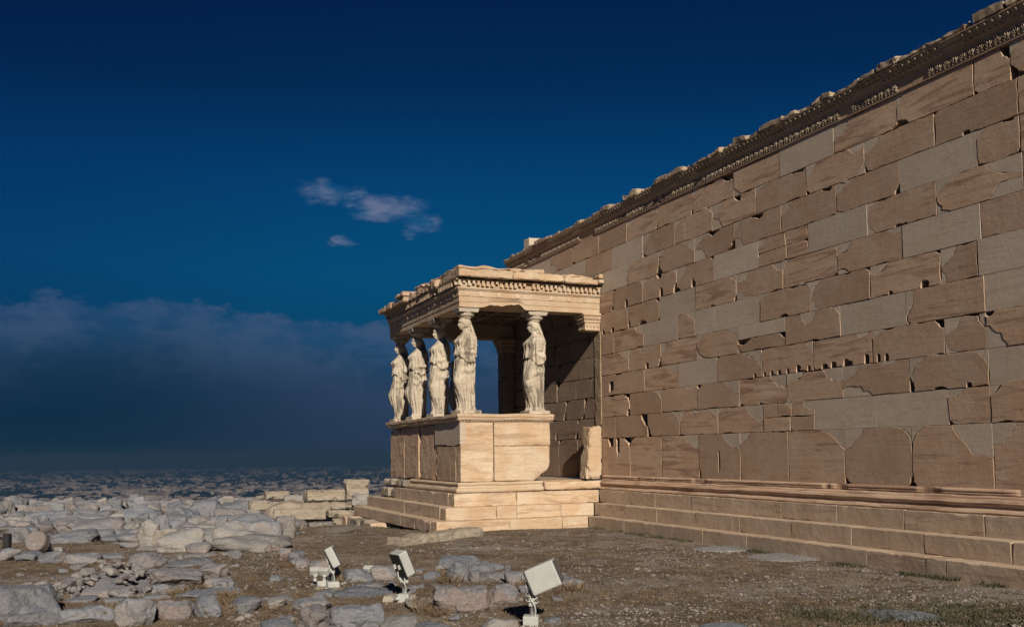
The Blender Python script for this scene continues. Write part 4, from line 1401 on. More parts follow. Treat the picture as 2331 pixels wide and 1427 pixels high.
# flat paving stones in the gravel
for i, (lab, x0, x1, yt, yb) in enumerate([('flat grey paving stone flush with the gravel at lower right', 1944, 2144, 1387, 1415),
                                          ('flat grey paving stone cut by the bottom edge', 1590, 1706, 1420, 1436),
                                          ('thin paving slab at the foot of the steps', 1590, 1730, 1239, 1257),
                                          ('long thin paving slab along the lowest step', 1715, 1885, 1257, 1279)]):
    P0, P1 = on_ground((x0 + x1) / 2, yt), on_ground((x0 + x1) / 2, yb)
    wd = (x1 - x0) * (P1 - CAMP).dot(FW) / F_PX
    V, Fc = rock_verts(1900 + i, wd, max(.25, (P0 - P1).length), .10, 4, 2.6, .25, 2)
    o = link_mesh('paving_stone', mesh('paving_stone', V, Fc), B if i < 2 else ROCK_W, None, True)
    c = (P0 + P1) / 2
    o.location = (c.x, c.y, ground_z(c.x, c.y) - .015)
    vd = Vector((c.x - CAMP.x, c.y - CAMP.y, 0)).normalized()
    o.rotation_euler = (0, 0, math.atan2(vd.y, vd.x) - pi / 2 if i < 2 else 0)
    tag(o, lab, 'paving stone')

# long rough block in front of the porch corner
PA, PB = on_ground(922, 1243), on_ground(1104, 1219)
LL = (PB - PA).length
V, Fc = rough_box(-LL / 2, LL / 2, 0, .5, -.3, .17, seed=703, amp=.045, step=.045, chip=.14, bevel=.03)
o = link_mesh('foundation_stone', mesh('foundation_stone', V, Fc), TAN, None)
c = (PA + PB) / 2
o.location = (c.x, c.y, c.z)
o.rotation_euler = (0.02, -.02, math.atan2(PB.y - PA.y, PB.x - PA.x))
tag(o, 'long rough tan block lying in front of the lowest porch step', 'stone block')

# pile of squared poros blocks left of the porch
pile = [
 ('pitted tan block on the very top left of the block pile', 606, 662, 1114, 1117, 1137, 29.0),
 ('small tan block at the left shoulder of the block pile', 581, 609, 1125, 1127, 1137, 29.2),
 ('rounded tan block at the left end of the block pile', 570, 618, 1135, 1139, 1162, 28.6),
 ('grey block in the second tier of the block pile', 613, 656, 1137, 1141, 1161, 28.8),
 ('ragged grey block under the top of the block pile', 646, 690, 1121, 1126, 1152, 28.8),
 ('long pale tan block with a slanting crack on the block pile', 699, 789, 1111, 1115, 1140, 28.2),
 ('pale block standing on end at the right of the block pile', 788, 843, 1088, 1091, 1141, 28.0),
 ('squared grey and tan block at the foot of the upright block', 800, 840, 1121, 1124, 1152, 27.2),
 ('wide tan block with diagonal veins in the middle tier of the pile', 685, 787, 1140, 1143, 1160, 27.9),
 ('overhanging orange tan slab in the lower tier of the pile', 624, 754, 1152, 1158, 1184, 27.4),
 ('orange tan block next to the stepped corner of the porch', 747, 814, 1156, 1161, 1178, 27.0),
 ('grey tan block at the bottom of the pile beside a dark gap', 702, 764, 1183, 1188, 1206, 26.6),
 ('small tan block at the bottom right of the pile', 757, 795, 1175, 1180, 1199, 26.4),
 ('crumbling tan block under the overhanging slab', 624, 678, 1177, 1182, 1197, 27.0),
 ('low tan block behind the porch steps', 784, 817, 1139, 1143, 1155, 27.4),
 ('flat grey stone at the front foot of the block pile', 648, 710, 1191, 1197, 1207, 26.2),
]
for i, (lab, x0, x1, yt, yf, yb, dp) in enumerate(pile):
    P = at_depth((x0 + x1) / 2, yb, dp)
    s = dp / F_PX
    wd, h = (x1 - x0) * s, (yb - yf) * s
    dd = min(1.3, max(.5, wd * .8))
    V, Fc = rough_box(-wd / 2, wd / 2, 0, dd, 0, h, seed=710 + i, amp=.05, step=.055, chip=.11, bevel=.03)
    o = link_mesh('stone_block', mesh('stone_block', V, Fc), TAN if 'grey' not in lab.split(' ')[0] + lab.split(' ')[1] else ROCK_W, None)
    o.location = P
    vd = Vector((P.x - CAMP.x, P.y - CAMP.y, 0)).normalized()
    o.rotation_euler = (0, 0, math.atan2(vd.y, vd.x) - pi / 2 + random.Random(i).uniform(-.1, .25))
    tag(o, lab, 'stone block')
# hidden heart of the pile
hid = [(600, 780, 1150, 1200, 28.9)]
V, Fc = rock_verts(777, 3.2, 1.6, .95, 4, 5, .8)
o = link_mesh('boulder', mesh('boulder', V, Fc), TAN, None, True)
P = at_depth(700, 1205, 28.6)
o.location = (P.x, P.y, P.z + .40)
o.rotation_euler = (0, 0, 1.2)
tag(o, 'shadowed core of rough stone between the blocks of the pile', 'stone')

# upright millstone, small marker, dark block at the far left
P = on_ground(68, 1262)
zc = (P - CAMP).dot(FW)
r_ = 24 * zc / F_PX
V, Fc = [], []
K = 36
for a in range(K):
    an = 2 * pi * a / K
    for (q, y) in ((.5, -.11), (.93, -.10), (1, -.07), (1, .09), (.93, .11), (.5, .11)):
        k = 1 + .05 * fbm(Vector((cos(an) * 2, sin(an) * 2, q)), 3)
        V.append(Vector((cos(an) * r_ * q * k, y, sin(an) * r_ * q * k)))
for a in range(K):
    for b in range(5):
        Fc.append((a * 6 + b, a * 6 + b + 1, ((a + 1) % K) * 6 + b + 1, ((a + 1) % K) * 6 + b))
Fc.append(tuple(a * 6 for a in range(K)))
Fc.append(tuple(a * 6 + 5 for a in reversed(range(K))))
o = link_mesh('round_stone', mesh('round_stone', V, Fc), ROCK_P, None)
o.location = (P.x - .3, P.y + .1, P.z + r_ * 1.02)
o.rotation_euler = (-.35, 0, radians(67))
tag(o, 'round wheel shaped stone set upright behind a grey stone', 'round stone')
for (lab, x0, x1, y0, y1, mt, nm) in [('short pale marker post among the stones at left', 108, 115, 1236, 1255, PAINT, 'marker_post'),
                                      ('small pale block beside the short marker post', 121, 141, 1245, 1256, ROCK_W, 'stone_block'),
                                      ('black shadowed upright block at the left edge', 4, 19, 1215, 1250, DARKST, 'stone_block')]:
    P = on_ground((x0 + x1) / 2, y1)
    s = (P - CAMP).dot(FW) / F_PX
    V, Fc = rough_box(-(x1 - x0) * s / 2, (x1 - x0) * s / 2, 0, (x1 - x0) * s, -.05, (y1 - y0) * s, seed=int(x0), amp=.008, step=.06, chip=.02, bevel=.01)
    o = link_mesh(nm, mesh(nm, V, Fc), mt, None)
    o.location = P
    o.rotation_euler = (0, 0, radians(67))
    tag(o, lab, 'post' if nm == 'marker_post' else 'stone block')

# rubble heap
_c = on_ground(262, 1336)
V, Fc = rock_verts(2990, 1.7, 1.2, .40, 4, 2.2, 1.3, 3)
o = link_mesh('boulder', mesh('boulder', V, Fc), ROCK_P, None, True)
o.location = (_c.x, _c.y, _c.z - .03)
tag(o, 'buried rough stone under the heap of rubble at lower left', 'stone')
RUB = []
for k in range(5):
    V, Fc = rock_verts(3000 + k, 1, .9, .75, 2, 3.2, 1.2)
    RUB.append([mesh('rubble_stone', V, Fc) for _ in range(2)])
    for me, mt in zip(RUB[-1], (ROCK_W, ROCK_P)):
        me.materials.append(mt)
hc = on_ground(262, 1336)
rr = random.Random(11)
for k in range(130):
    a, q = rr.uniform(0, 2 * pi), math.sqrt(rr.random())
    x, y = hc.x + cos(a) * q * 1.0, hc.y + sin(a) * q * .75
    top = .36 * max(0, 1 - q * 1.0) ** .8
    sz = rr.choice([.05, .07, .09, .11, .15]) * rr.uniform(.8, 1.2)
    o = bpy.data.objects.new('rubble_stone', rr.choice(rr.choice(RUB)))
    COL.objects.link(o)
    o.location = (x, y, ground_z(x, y) + top * rr.uniform(.75, 1) + sz * .1)
    o.rotation_euler = (rr.uniform(-.5, .5), rr.uniform(-.5, .5), rr.uniform(0, 6))
    o.scale = (sz * rr.uniform(.8, 1.3), sz, sz * rr.uniform(.6, 1))
    tag(o, 'small broken stone in the heap of rubble at lower left', 'stone', 'loose stones of the rubble heap')

# far field of fallen stones
FIELD = []
for k in range(12):
    V, Fc = rock_verts(2000 + k, 1, 1, 1, 4, random.Random(k).uniform(6, 14), 1.0, 6)
    FIELD.append((V, Fc))
FM = []
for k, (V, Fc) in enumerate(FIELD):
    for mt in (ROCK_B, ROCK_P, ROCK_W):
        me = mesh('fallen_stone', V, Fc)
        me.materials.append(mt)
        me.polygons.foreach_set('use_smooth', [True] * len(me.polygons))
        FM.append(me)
rr = random.Random(42)
placed = []
cnt = 0
tries = 0
while cnt < 285 and tries < 14000:
    tries += 1
    px = rr.uniform(-25, 660)
    yb = 1160 + 92 * rr.random() ** 1.15
    if px > 560 and yb < 1200:
        px = rr.uniform(-25, 560)
    if px > 600 and yb > 1228:
        continue
    if px < 330 and yb > 1236:
        continue
    if yb > 1226 and px < 560 and rr.random() < .5:
        continue
    P = on_ground(px, yb)
    zc = (P - CAMP).dot(FW)
    wd = rr.choice([.45, .6, .75, .9, 1.05, 1.25]) * rr.uniform(.8, 1.2)
    dd = wd * rr.uniform(.6, 1.0)
    h = rr.choice([.26, .33, .42, .5, .62]) * rr.uniform(.8, 1.1) * (1.15 if zc > 30 else .9)
    if any((P - Q).length < (wd + w2) * .30 for Q, w2 in placed):
        continue
    placed.append((P, wd))
    k = rr.choices([0, 1, 2], [.52, .2, .28])[0]
    o = bpy.data.objects.new('fallen_stone', FM[rr.randrange(12) * 3 + k])
    COL.objects.link(o)
    o.location = (P.x, P.y, ground_z(P.x, P.y) + h * .36)
    o.scale = (wd, dd, h)
    o.rotation_euler = (rr.uniform(-.12, .12), rr.uniform(-.12, .12), radians(67) + rr.uniform(-.5, .5))
    tag(o, ['weathered blue grey stone in the far field of fallen stones', 'weathered pinkish stone in the far field of fallen stones', 'pale stone in the far field of fallen stones'][k],
        'stone', ['blue grey stones of the far field', 'pinkish stones of the far field', 'pale stones of the far field'][k])
    cnt += 1

# small loose stones lying about in the foreground
rr = random.Random(314)
n_l = 0
while n_l < 90:
    px, py = rr.uniform(0, 1330), rr.uniform(1262, 1424)
    if px > 700 and py < 1290:
        continue
    P = on_ground(px, py)
    k = rr.choices([0, 1, 2], [.4, .25, .35])[0]
    o = bpy.data.objects.new('loose_stone', FM[rr.randrange(12) * 3 + k])
    COL.objects.link(o)
    sz = rr.choice([.05, .07, .09, .12, .15, .19]) * rr.uniform(.8, 1.2)
    o.location = (P.x, P.y, P.z + sz * .12)
    o.scale = (sz * rr.uniform(1, 1.5), sz, sz * rr.uniform(.45, .75))
    o.rotation_euler = (rr.uniform(-.3, .3), rr.uniform(-.3, .3), rr.uniform(0, 6))
    tag(o, ['small loose blue grey stone lying on the foreground soil', 'small loose pinkish stone lying on the foreground soil', 'small loose pale stone lying on the foreground soil'][k], 'stone',
        ['loose blue grey foreground stones', 'loose pinkish foreground stones', 'loose pale foreground stones'][k])
    n_l += 1

# ------------------------------------------------------------------ floodlights
def tube(path, r, k=10):
    V, Fc = [], []
    n = len(path)
    for i, p in enumerate(path):
        p = Vector(p)
        t = (Vector(path[min(n - 1, i + 1)]) - Vector(path[max(0, i - 1)])).normalized()
        u = t.cross(Vector((0, 0, 1)))
        if u.length < .1:
            u = t.cross(Vector((1, 0, 0)))
        u.normalize()
        v = t.cross(u)
        for a in range(k):
            an = 2 * pi * a / k
            V.append(p + u * (r * cos(an)) + v * (r * sin(an)))
    for i in range(n - 1):
        for a in range(k):
            Fc.append((i * k + a, i * k + (a + 1) % k, (i + 1) * k + (a + 1) % k, (i + 1) * k + a))
    Fc.append(tuple(range(k)))
    Fc.append(tuple(range(n * k - 1, n * k - k - 1, -1)))
    return V, Fc


def bevel_box(sx, sy, sz, r, seg=3, taper=None):
    bm = bmesh.new()
    bmesh.ops.create_cube(bm, size=1.0)
    for v in bm.verts:
        k = 1.0 if taper is None or v.co.y > 0 else taper
        v.co = Vector((v.co.x * sx * k, v.co.y * sy, v.co.z * sz * k))
    bmesh.ops.bevel(bm, geom=bm.edges[:], offset=r, segments=seg, affect='EDGES', profile=.5)
    bm.verts.index_update()
    V = [v.co.copy() for v in bm.verts]
    Fc = [[v.index for v in f.verts] for f in bm.faces]
    bm.free()
    return V, Fc


def bez(p0, p1, p2, p3, n=14):
    p0, p1, p2, p3 = map(Vector, (p0, p1, p2, p3))
    return [p0 * (1 - t) ** 3 + p1 * 3 * t * (1 - t) ** 2 + p2 * 3 * t * t * (1 - t) + p3 * t ** 3 for t in [i / n for i in range(n + 1)]]


def xf(M, V):
    return [M @ Vector(v) for v in V]


def floodlight(label, base, head_c, head, yaw, pitch, box=None, box_c=None, pole_top=None, roll=0.0):
    """head = (width, depth along the aim, height); aim is local +y, tilted up by pitch"""
    t = thing('floodlight', label, 'floodlight', base, 'floodlights on posts in the foreground')
    base = Vector(base)
    hc = Vector(head_c) - base
    M = Matrix.Translation(hc) @ Matrix.Rotation(yaw, 4, 'Z') @ Matrix.Rotation(pitch, 4, 'X') @ Matrix.Rotation(roll, 4, 'Y')
    wd, dp, ht = head
    V, Fc = bevel_box(wd, dp, ht, .016, 3)
    h = link_mesh('housing', mesh('housing', xf(M, V), Fc), PAINT, t)
    V, Fc = bevel_box(wd * .86, .02, ht * .86, .006, 2)
    link_mesh('glass', mesh('glass', xf(M @ Matrix.Translation((0, dp / 2 + .003, 0)), V), Fc), GLASSD, h)
    V, Fc = bevel_box(wd * .94, .012, ht * .94, .004, 2)
    link_mesh('gasket', mesh('gasket', xf(M @ Matrix.Translation((0, -dp / 2 - .004, 0)), V), Fc), BLACK, h)
    # two bent bracket arms from the back of the housing down to the post
    pt = Vector(pole_top) - base
    br = MB()
    back = M @ Vector((0, -dp / 2 - .03, -ht * .18))
    low = pt + Vector((0, 0, .20))
    fx = M.to_3x3() @ Vector((1, 0, 0))
    fx.z = 0
    fx.normalize()
    for s in (-1, 1):
        a = back + fx * s * wd * .22 + (M.to_3x3() @ Vector((0, 0, ht * .16)))
        b = low + fx * s * wd * .20
        c = pt + fx * s * wd * .20
        for p, q in ((a, b), (b, c)):
            d = (q - p)
            L = d.length
            zax = d.normalized()
            xax = fx
            yax = zax.cross(xax).normalized()
            R = Matrix((xax, yax, zax)).transposed().to_4x4()
            Vb, Fb = bevel_box(.012, .055, L + .02, .003, 1)
            br.add(xf(Matrix.Translation((p + q) / 2) @ R, Vb), Fb)
    Vb, Fb = bevel_box(.02, wd * .44, .012, .003, 1)
    br.add(xf(Matrix.Translation(pt) @ Matrix.Rotation(math.atan2(fx.y, fx.x) - pi / 2, 4, 'Z'), Vb), Fb)
    br.build('bracket', PAINT, t)
    V, Fc = tube([(0, 0, .0), pt * .5, pt], .026, 14)
    link_mesh('pole', mesh('pole', V, Fc), STEEL, t, True)
    V, Fc = tube(bez(back, back + Vector((.05, -.03, -.15)), pt + Vector((.10, .02, .05)), pt * .45 + Vector((.06, .0, 0))), .008, 8)
    link_mesh('lamp_cable', mesh('lamp_cable', V, Fc), PAINT, t, True)
    if box:
        V, Fc = bevel_box(*box, .008, 2)
        bx = link_mesh('junction_box', mesh('junction_box', xf(Matrix.Translation(Vector(box_c) - base) @ Matrix.Rotation(radians(62), 4, 'Z'), V), Fc), PAINT, t)
        c = Vector(box_c) - base
        V, Fc = tube([c + Vector((.02, -box[1] * .5, .01)), c + Vector((.03, -box[1] * .5 - .07, .01))], .022, 10)
        link_mesh('cable_gland', mesh('cable_gland', V, Fc), PAINT, bx, True)
    return t


# big lamp at the right
P3 = at_depth(1212, 1424, 9.15)
gz = ground_z(P3.x, P3.y)
base = Vector((P3.x, P3.y, gz))
top3 = at_depth(1212.5, 1376, 9.15)
hc3 = at_depth(1238, 1312, 9.15)
right_dir = RTH
yaw_r = math.atan2(RTH.y, RTH.x) - pi / 2
fl3 = floodlight('large pale floodlight tilted upward on a post, nearest the camera', base, hc3, (.20, .30, .255), yaw_r - .16, radians(23), (.15, .14, .24), at_depth(1209, 1428, 9.12) , (base.x, base.y, top3.z))
V, Fc = tube([Vector((0.06 * cos(a * .5) , .06 * sin(a * .5), .20 + .015 * sin(a) + .012 * a / 3)) for a in range(0, 26)], .007, 6)
link_mesh('cable_coil', mesh('cable_coil', V, Fc), PAINT, fl3, True)
# middle lamp
P2 = at_depth(920, 1366, 11.0)
base = Vector((P2.x, P2.y, P2.z))
hc2 = at_depth(916, 1281, 11.0)
top2 = at_depth(917, 1324, 11.0)
fl2 = floodlight('pale floodlight on a post with two sleeved cables at its foot', (base.x, base.y, base.z - .02), hc2, (.24, .115, .30), yaw_r + .62, radians(24), (.13, .11, .12), at_depth(919.5, 1362, 10.9), (base.x, base.y, top2.z))
c0 = at_depth(926, 1364, 10.8) - fl2.location
for k in range(2):
    e0 = on_ground(957 + 4 * k, 1393 - 2 * k) - fl2.location
    V, Fc = tube(bez(c0 + Vector((.02 * k, .05 * k, 0)), c0 + Vector((.10, -.02 + .05 * k, -.02)), e0 + Vector((-.15, -.16, .10)), e0), .021, 10)
    link_mesh('cable_sleeve', mesh('cable_sleeve', V, Fc), CABLE, fl2, True)
V, Fc = rough_box(-.17, .17, -.13, .13, -.13, .13, seed=808, amp=.012, step=.04, chip=.04, bevel=.015)
o = link_mesh('concrete_footing', mesh('concrete_footing', V, Fc), CONCRETE, None)
pf = at_depth(909, 1379, 11.0)
o.location = pf
o.rotation_euler = (0, 0, radians(50))
tag(o, 'broken concrete footing under the floodlight with sleeved cables', 'concrete block')
# left lamp
P1 = at_depth(758, 1342, 12.3)
base = Vector((P1.x, P1.y, P1.z - .03))
hc1 = at_depth(759, 1266, 12.3)
top1 = at_depth(758.5, 1302, 12.3)
fl1 = floodlight('slim pale floodlight on a post beside two small lamps on plinths', base, hc1, (.22, .105, .27), yaw_r + .05, radians(27), None, None, (base.x, base.y, top1.z))


def small_lamp(label, px, py, dp, yaw, size=(.13, .075, .085)):
    P = at_depth(px, py, dp)
    t = thing('spotlight', label, 'spotlight', P, 'small spotlights on plinths')
    V, Fc = tube([(0, 0, 0), (0, 0, .03), (0, 0, .06)], .022, 10)
    link_mesh('socket', mesh('socket', V, Fc), PAINT, t, True)
    V, Fc = bevel_box(.06, .05, .03, .006, 2)
    link_mesh('hinge', mesh('hinge', xf(Matrix.Translation((0, 0, .075)), V), Fc), PAINT, t)
    M = Matrix.Translation((0, .0, .13)) @ Matrix.Rotation(yaw, 4, 'Z') @ Matrix.Rotation(radians(34), 4, 'X')
    V, Fc = bevel_box(*size, .008, 2)
    h = link_mesh('housing', mesh('housing', xf(M, V), Fc), PAINT, t)
    V, Fc = bevel_box(size[0] * .86, .01, size[2] * .8, .003, 1)
    link_mesh('glass', mesh('glass', xf(M @ Matrix.Translation((0, size[1] / 2 + .002, 0)), V), Fc), GLASSD, h)
    return t


# plinths
for (lab, x0, x1, y0, y1, dp, mt, nm, z_) in [('pale plinth block under the leftmost small lamp', 711, 731, 1322, 1338, 12.2, PAINT, 'lamp_plinth', 0),
                                       ('long pale plinth block under the second small lamp', 731, 757, 1323, 1339, 12.1, PAINT, 'lamp_plinth', 0),
                                       ('pale plinth block right of the slim floodlight post', 762, 787, 1323, 1340, 12.4, PAINT, 'lamp_plinth', 0),
                                       ('tan concrete kerb block below the leftmost small lamp', 701, 731, 1337, 1350, 12.05, CONCRETE, 'concrete_block', 0),
                                       ('tan concrete kerb block below the second small lamp', 730, 768, 1338, 1350, 12.0, CONCRETE, 'concrete_block', 0)]:
    P = at_depth((x0 + x1) / 2, y1, dp)
    s = dp / F_PX
    V, Fc = rough_box(-(x1 - x0) * s / 2, (x1 - x0) * s / 2, 0, .16, -.06, (y1 - y0) * s, seed=int(x0), amp=.003, step=.05, chip=.01, bevel=.004)
    o = link_mesh(nm, mesh(nm, V, Fc), mt, None)
    o.location = P
    o.rotation_euler = (0, 0, yaw_r + .35)
    tag(o, lab, 'plinth' if nm == 'lamp_plinth' else 'concrete block')
small_lamp('leftmost small square lamp standing on a pale plinth', 717, 1322, 12.25, yaw_r + pi / 2 + .1)
small_lamp('second small square lamp standing on the long pale plinth', 738, 1323, 12.2, yaw_r + pi / 2 - .25)
small_lamp('single small lamp standing on a flat pinkish stone', 839, 1317, 12.75, yaw_r + pi / 2 - .2)

# ------------------------------------------------------------------ dry grass, gravel, weeds
def grass_mat(name, c0, c1):
    m, nt = newmat(name)
    p = nt.n('ShaderNodeNewGeometry').outputs['Position']
    f = nt.noise(p, 2.1, 5, 0.6)
    r = nt.noise(p, 40.0, 2, 0.5)
    c = nt.mix(nt.smooth(nt.m('ADD', nt.m('MULTIPLY', f, .5), nt.m('MULTIPLY', r, .5)), .4, .62), c0, c1)
    finish(nt, c, 0.9)
    return m


DRY = grass_mat('dry_grass', (0.105, 0.074, 0.046), (0.22, 0.16, 0.10))
GREEN = grass_mat('green_weeds', (0.05, 0.05, 0.03), (0.11, 0.105, 0.06))


def tufts(name, spots, mat, blades, hmin, hmax, wdt, seed, label, cat):
    rr = random.Random(seed)
    V, Fc = [], []
    for (x, y, s) in spots:
        z = ground_z(x, y) - .005
        for b in range(blades):
            a = rr.uniform(0, 6.283)
            r0 = rr.uniform(0, .05) * s
            h = rr.uniform(hmin, hmax) * s
            lean = rr.uniform(.1, 1.1)
            bx, by = x + cos(a) * r0, y + sin(a) * r0
            dx, dy = cos(a) * h * lean, sin(a) * h * lean
            px_, py_ = -sin(a) * wdt, cos(a) * wdt
            k = len(V)
            V += [(bx - px_, by - py_, z), (bx + px_, by + py_, z), (bx + dx * .5 + px_ * .6, by + dy * .5 + py_ * .6, z + h * .7), (bx + dx, by + dy, z + h)]
            Fc += [(k, k + 1, k + 2), (k, k + 2, k + 3)]
    o = link_mesh(name, mesh(name, V, Fc), mat, None)
    o['kind'] = 'stuff'
    tag(o, label, cat)
    return o


rr = random.Random(5)
sp = []
while len(sp) < 34000:
    dpt = 6.5 + 22 * rr.random() ** 1.7
    px = rr.uniform(-60, 2400)
    d = ray(px, 1031)
    x, y = CAMP.x + d.x * dpt, CAMP.y + d.y * dpt
    if y > -.95 or (x < 1 and y > -4.6):
        continue
    n1 = fbm(Vector((x * .55, y * .55, 5)), 4)
    n2 = fbm(Vector((x * 2.3, y * 2.3, 2)), 3)
    if n1 * .7 + n2 * .6 + rr.uniform(-.25, .25) < (-.12 if px < 1250 else .02):
        continue
    sp.append((x, y, rr.uniform(.5, 1.2)))
tufts('dry_grass', sp, DRY, 7, .012, .042, .0026, 6, 'short dry brown grass covering the ground', 'grass')
gs = []
while len(gs) < 1900:
    t = rr.random()
    if t < .42:
        x, y = rr.uniform(.9, 12), -.86 - abs(rr.gauss(0, .10))
        if fbm(Vector((x * .8, 3, 1)), 3) < -.02:
            continue
    elif t < .6:
        x, y = rr.uniform(-6, -.5), -4.78 - abs(rr.gauss(0, .18))
    else:
        q = on_ground(rr.gauss(1960, 130) if t < .72 else rr.gauss(2150, 160), rr.gauss(1405, 9) if t < .72 else rr.gauss(1400, 16))
        x, y = q.x, q.y
    gs.append((x, y, rr.uniform(.5, 1.1)))
tufts('green_weeds', gs, GREEN, 7, .02, .07, .005, 8, 'low green weeds along the steps and among the gravel', 'weeds')
ts = []
for (px, py) in [(258, 1405), (272, 1396), (360, 1406), (515, 1392), (522, 1380), (508, 1398), (1112, 1360), (990, 1400), (965, 1392), (650, 1290), (786, 1325), (505, 1218), (470, 1245), (560, 1235), (330, 1330),
                 (440, 1348), (400, 1357), (520, 1362), (700, 1370), (350, 1400), (1000, 1310), (1020, 1325), (930, 1310), (1190, 1335), (1300, 1345)]:
    P = on_ground(px, py)
    for _ in range(20):
        ts.append((P.x + rr.gauss(0, .09), P.y + rr.gauss(0, .07), rr.uniform(.5, 1.2)))
tufts('straw_clumps', ts, DRY, 9, .05, .13, .003, 9, 'taller clumps of straw coloured dry grass between the stones', 'grass')

pb_src = []
for k in range(6):
    bm = bmesh.new()
    bmesh.ops.create_icosphere(bm, subdivisions=1, radius=1.0)
    r5 = random.Random(k)
    vs = [tuple(v.co * r5.uniform(.7, 1.15)) for v in bm.verts]
    fs = [tuple(v.index for v in f.verts) for f in bm.faces]
    bm.free()
    pb_src.append((np.array(vs), np.array(fs)))
VV, FF = [], []
base_i = 0
n_p = 0
while n_p < 16000:
    dpt = 7.0 + 17 * rr.random() ** 1.6
    px = rr.uniform(500, 2400) if rr.random() < .85 else rr.uniform(0, 700)
    d = ray(px, 1031)
    x, y = CAMP.x + d.x * dpt, CAMP.y + d.y * dpt
    if y > -.9 or (x < .9 and y > -4.6):
        continue
    n1 = fbm(Vector((x * .55, y * .55, 5)), 4)
    n2 = fbm(Vector((x * 2.3, y * 2.3, 2)), 3)
    if n1 * .7 + n2 * .6 + rr.uniform(-.6, .6) > (.16 if px > 1250 else -.10):
        continue
    s = rr.choice([.007, .009, .011, .015]) * rr.uniform(.7, 1.3) * (1.9 if rr.random() < .04 else 1)
    v, f = pb_src[n_p % 6]
    a = rr.uniform(0, 6.28)
    ca, sa = cos(a), sin(a)
    q = v * np.array([s * rr.uniform(.9, 1.6), s, s * .6])
    q = np.stack([q[:, 0] * ca - q[:, 1] * sa + x, q[:, 0] * sa + q[:, 1] * ca + y, q[:, 2] + ground_z(x, y) + s * .25], 1)
    VV.append(q)
    FF.append(f + base_i)
    base_i += len(v)
    n_p += 1
me = bpy.data.meshes.new('gravel')
VV, FF = np.concatenate(VV), np.concatenate(FF)
me.from_pydata(VV.tolist(), [], FF.tolist())
GRAV = rock_mat('gravel_stone', (0.18, 0.155, 0.135), (0.31, 0.28, 0.255), (0.16, 0.13, 0.105), (0.24, 0.19, 0.145), .004, 0)
o = link_mesh('gravel', me, GRAV)
o['kind'] = 'stuff'
tag(o, 'pale gravel and stone chips strewn over the ground', 'gravel')

# ------------------------------------------------------------------ the city on the plain far below
def plain_mat():
    m, nt = newmat('city_plain')
    p = nt.n('ShaderNodeNewGeometry').outputs['Position']
    a = nt.noise(p, 0.0012, 8, 0.62)
    b = nt.noise(p, 0.006, 6, 0.65)
    f = nt.m('ADD', nt.m('MULTIPLY', a, .5), nt.m('MULTIPLY', b, .5))
    c = nt.mix(nt.smooth(f, .46, .58), (0.035, 0.038, 0.042), (0.13, 0.105, 0.09))
    finish(nt, c, 0.95)
    return m


ZP = -92.0
V, Fc = [], []
K, R = 72, [0, 400, 1500, 4000, 9000, 20000, 40000]
for i, r in enumerate(R):
    for a in range(K):
        V.append((r * cos(2 * pi * a / K), r * sin(2 * pi * a / K), ZP - (r / 40000) ** 2 * 60))
for i in range(len(R) - 1):
    for a in range(K):
        Fc.append((i * K + a, i * K + (a + 1) % K, (i + 1) * K + (a + 1) % K, (i + 1) * K + a))
o = link_mesh('city_plain', mesh('city_plain', V, Fc), plain_mat(), None, True)
o['kind'] = 'structure'
m, nt = newmat('far_facade')
oi = nt.n('ShaderNodeNewGeometry').outputs['Position']
cc = nt.noise(oi, 0.02, 2, .5)
finish(nt, nt.mix(nt.smooth(cc, .4, .6), (0.30, 0.235, 0.20), (0.60, 0.50, 0.43)), 0.9)
FAC = m
m, nt = newmat('far_tree')
oi = nt.n('ShaderNodeNewGeometry').outputs['Position']
finish(nt, nt.mix(nt.noise(oi, 0.05, 4, .6), (0.014, 0.024, 0.022), (0.03, 0.04, 0.034)), 0.95)
FTREE = m
rr = random.Random(77)
cb, ctv = MB(), MB()
nb = 0
while nb < 10000:
    dist = 1300 + 6000 * rr.random() ** 1.9
    ang = rr.uniform(-.62, .05)
    d = FWH * cos(ang) + RTH * sin(ang)
    x, y = CAMP.x + d.x * dist, CAMP.y + d.y * dist
    n1 = noise.fractal(Vector((ang * 95, 21000 / dist, 2)), 1.0, 2.0, 5) * .8 + .5 * noise.fractal(Vector((ang * 20, 9000 / dist, 5)), 1.0, 2.0, 2)
    if n1 + rr.uniform(-.6, .6) < .03:
        continue
    s = rr.uniform(6, 13) * (1 + dist / 6000)
    l = s * rr.uniform(1, 1.8)
    h = rr.choice([3, 4, 6, 7, 9]) * (1 + dist / 9000)
    a = rr.choice([.2, .35, .6]) + rr.uniform(-.1, .1)
    cb.box(-s / 2, s / 2, -l / 2, l / 2, 0, h, Matrix.Translation((x, y, ZP - (dist / 40000) ** 2 * 60 - .5)) @ Matrix.Rotation(a, 4, 'Z'))
    nb += 1
o = cb.build('city_buildings', FAC)
o['kind'] = 'stuff'
tag(o, 'countless pale buildings of the city on the plain below', 'city')
nb = 0
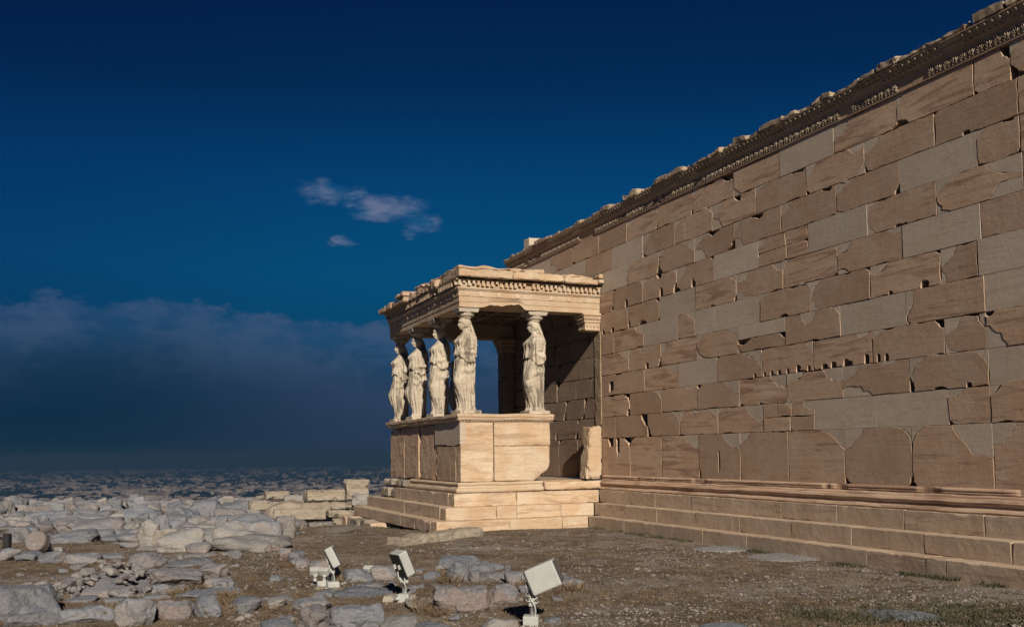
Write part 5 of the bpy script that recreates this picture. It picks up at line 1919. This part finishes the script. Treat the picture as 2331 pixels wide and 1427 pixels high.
while nb < 11000:
    dist = 1200 + 4800 * rr.random() ** 1.4
    ang = rr.uniform(-.62, .05)
    d = FWH * cos(ang) + RTH * sin(ang)
    x, y = CAMP.x + d.x * dist, CAMP.y + d.y * dist
    n1 = noise.fractal(Vector((ang * 95, 21000 / dist, 2)), 1.0, 2.0, 5) * .8 + .5 * noise.fractal(Vector((ang * 20, 9000 / dist, 5)), 1.0, 2.0, 2)
    if n1 + rr.uniform(-.3, .3) > .12:
        continue
    s = rr.uniform(3, 7) * (1 + dist / 5000)
    q = [(s * cos(t) * rr.uniform(.8, 1.2), s * sin(t) * rr.uniform(.8, 1.2), s * rr.uniform(.5, .7)) for t in np.linspace(0, 5.24, 6)]
    ctv.add([(x, y, ZP)] + [(x + a, y + b, ZP + c) for a, b, c in q] + [(x, y, ZP + s * 1.15)], [(0, i + 1, (i + 1) % 6 + 1) for i in range(6)] + [(7, i + 1, (i + 1) % 6 + 1) for i in range(6)])
    nb += 1
o = ctv.build('far_trees', FTREE, None, True)
o['kind'] = 'stuff'
tag(o, 'dark woods between the buildings of the far city', 'woods')
# low dark hills on the horizon at the left
V, Fc = [], []
NHL = 60
for i in range(NHL + 1):
    ang = -.75 + .62 * i / NHL
    d = FWH * cos(ang) + RTH * sin(ang)
    hgt = max(0, 40 + 110 * fbm(Vector((i * .16, 2, 3)), 4)) * ss(-.12, -.34, ang)
    for r, z in ((10500, ZP - 8), (11500, ZP + hgt * .8), (12500, ZP + hgt), (14500, ZP - 20)):
        V.append((CAMP.x + d.x * r, CAMP.y + d.y * r, z))
for i in range(NHL):
    for j in range(3):
        Fc.append((i * 4 + j, i * 4 + j + 1, (i + 1) * 4 + j + 1, (i + 1) * 4 + j))
o = link_mesh('hills', mesh('hills', V, Fc), FTREE, None, True)
o['kind'] = 'structure'

# ------------------------------------------------------------------ the dusky air over the plain
m, nt = newmat('dusky_air')
HAZE_DENS = 5.4e-4
pv = nt.n('ShaderNodeVolumePrincipled', {'Color': (0.052, 0.112, 0.205, 1), 'Density': HAZE_DENS, 'Anisotropy': 0.0})
nt.n('ShaderNodeOutputMaterial', {'Volume': pv})
HZ = MB().box(-41500, 41500, -41500, 41500, ZP - 75, 14)
o = HZ.build('haze', m)
o['kind'] = 'stuff'
tag(o, 'bluish haze lying over the plain', 'haze')
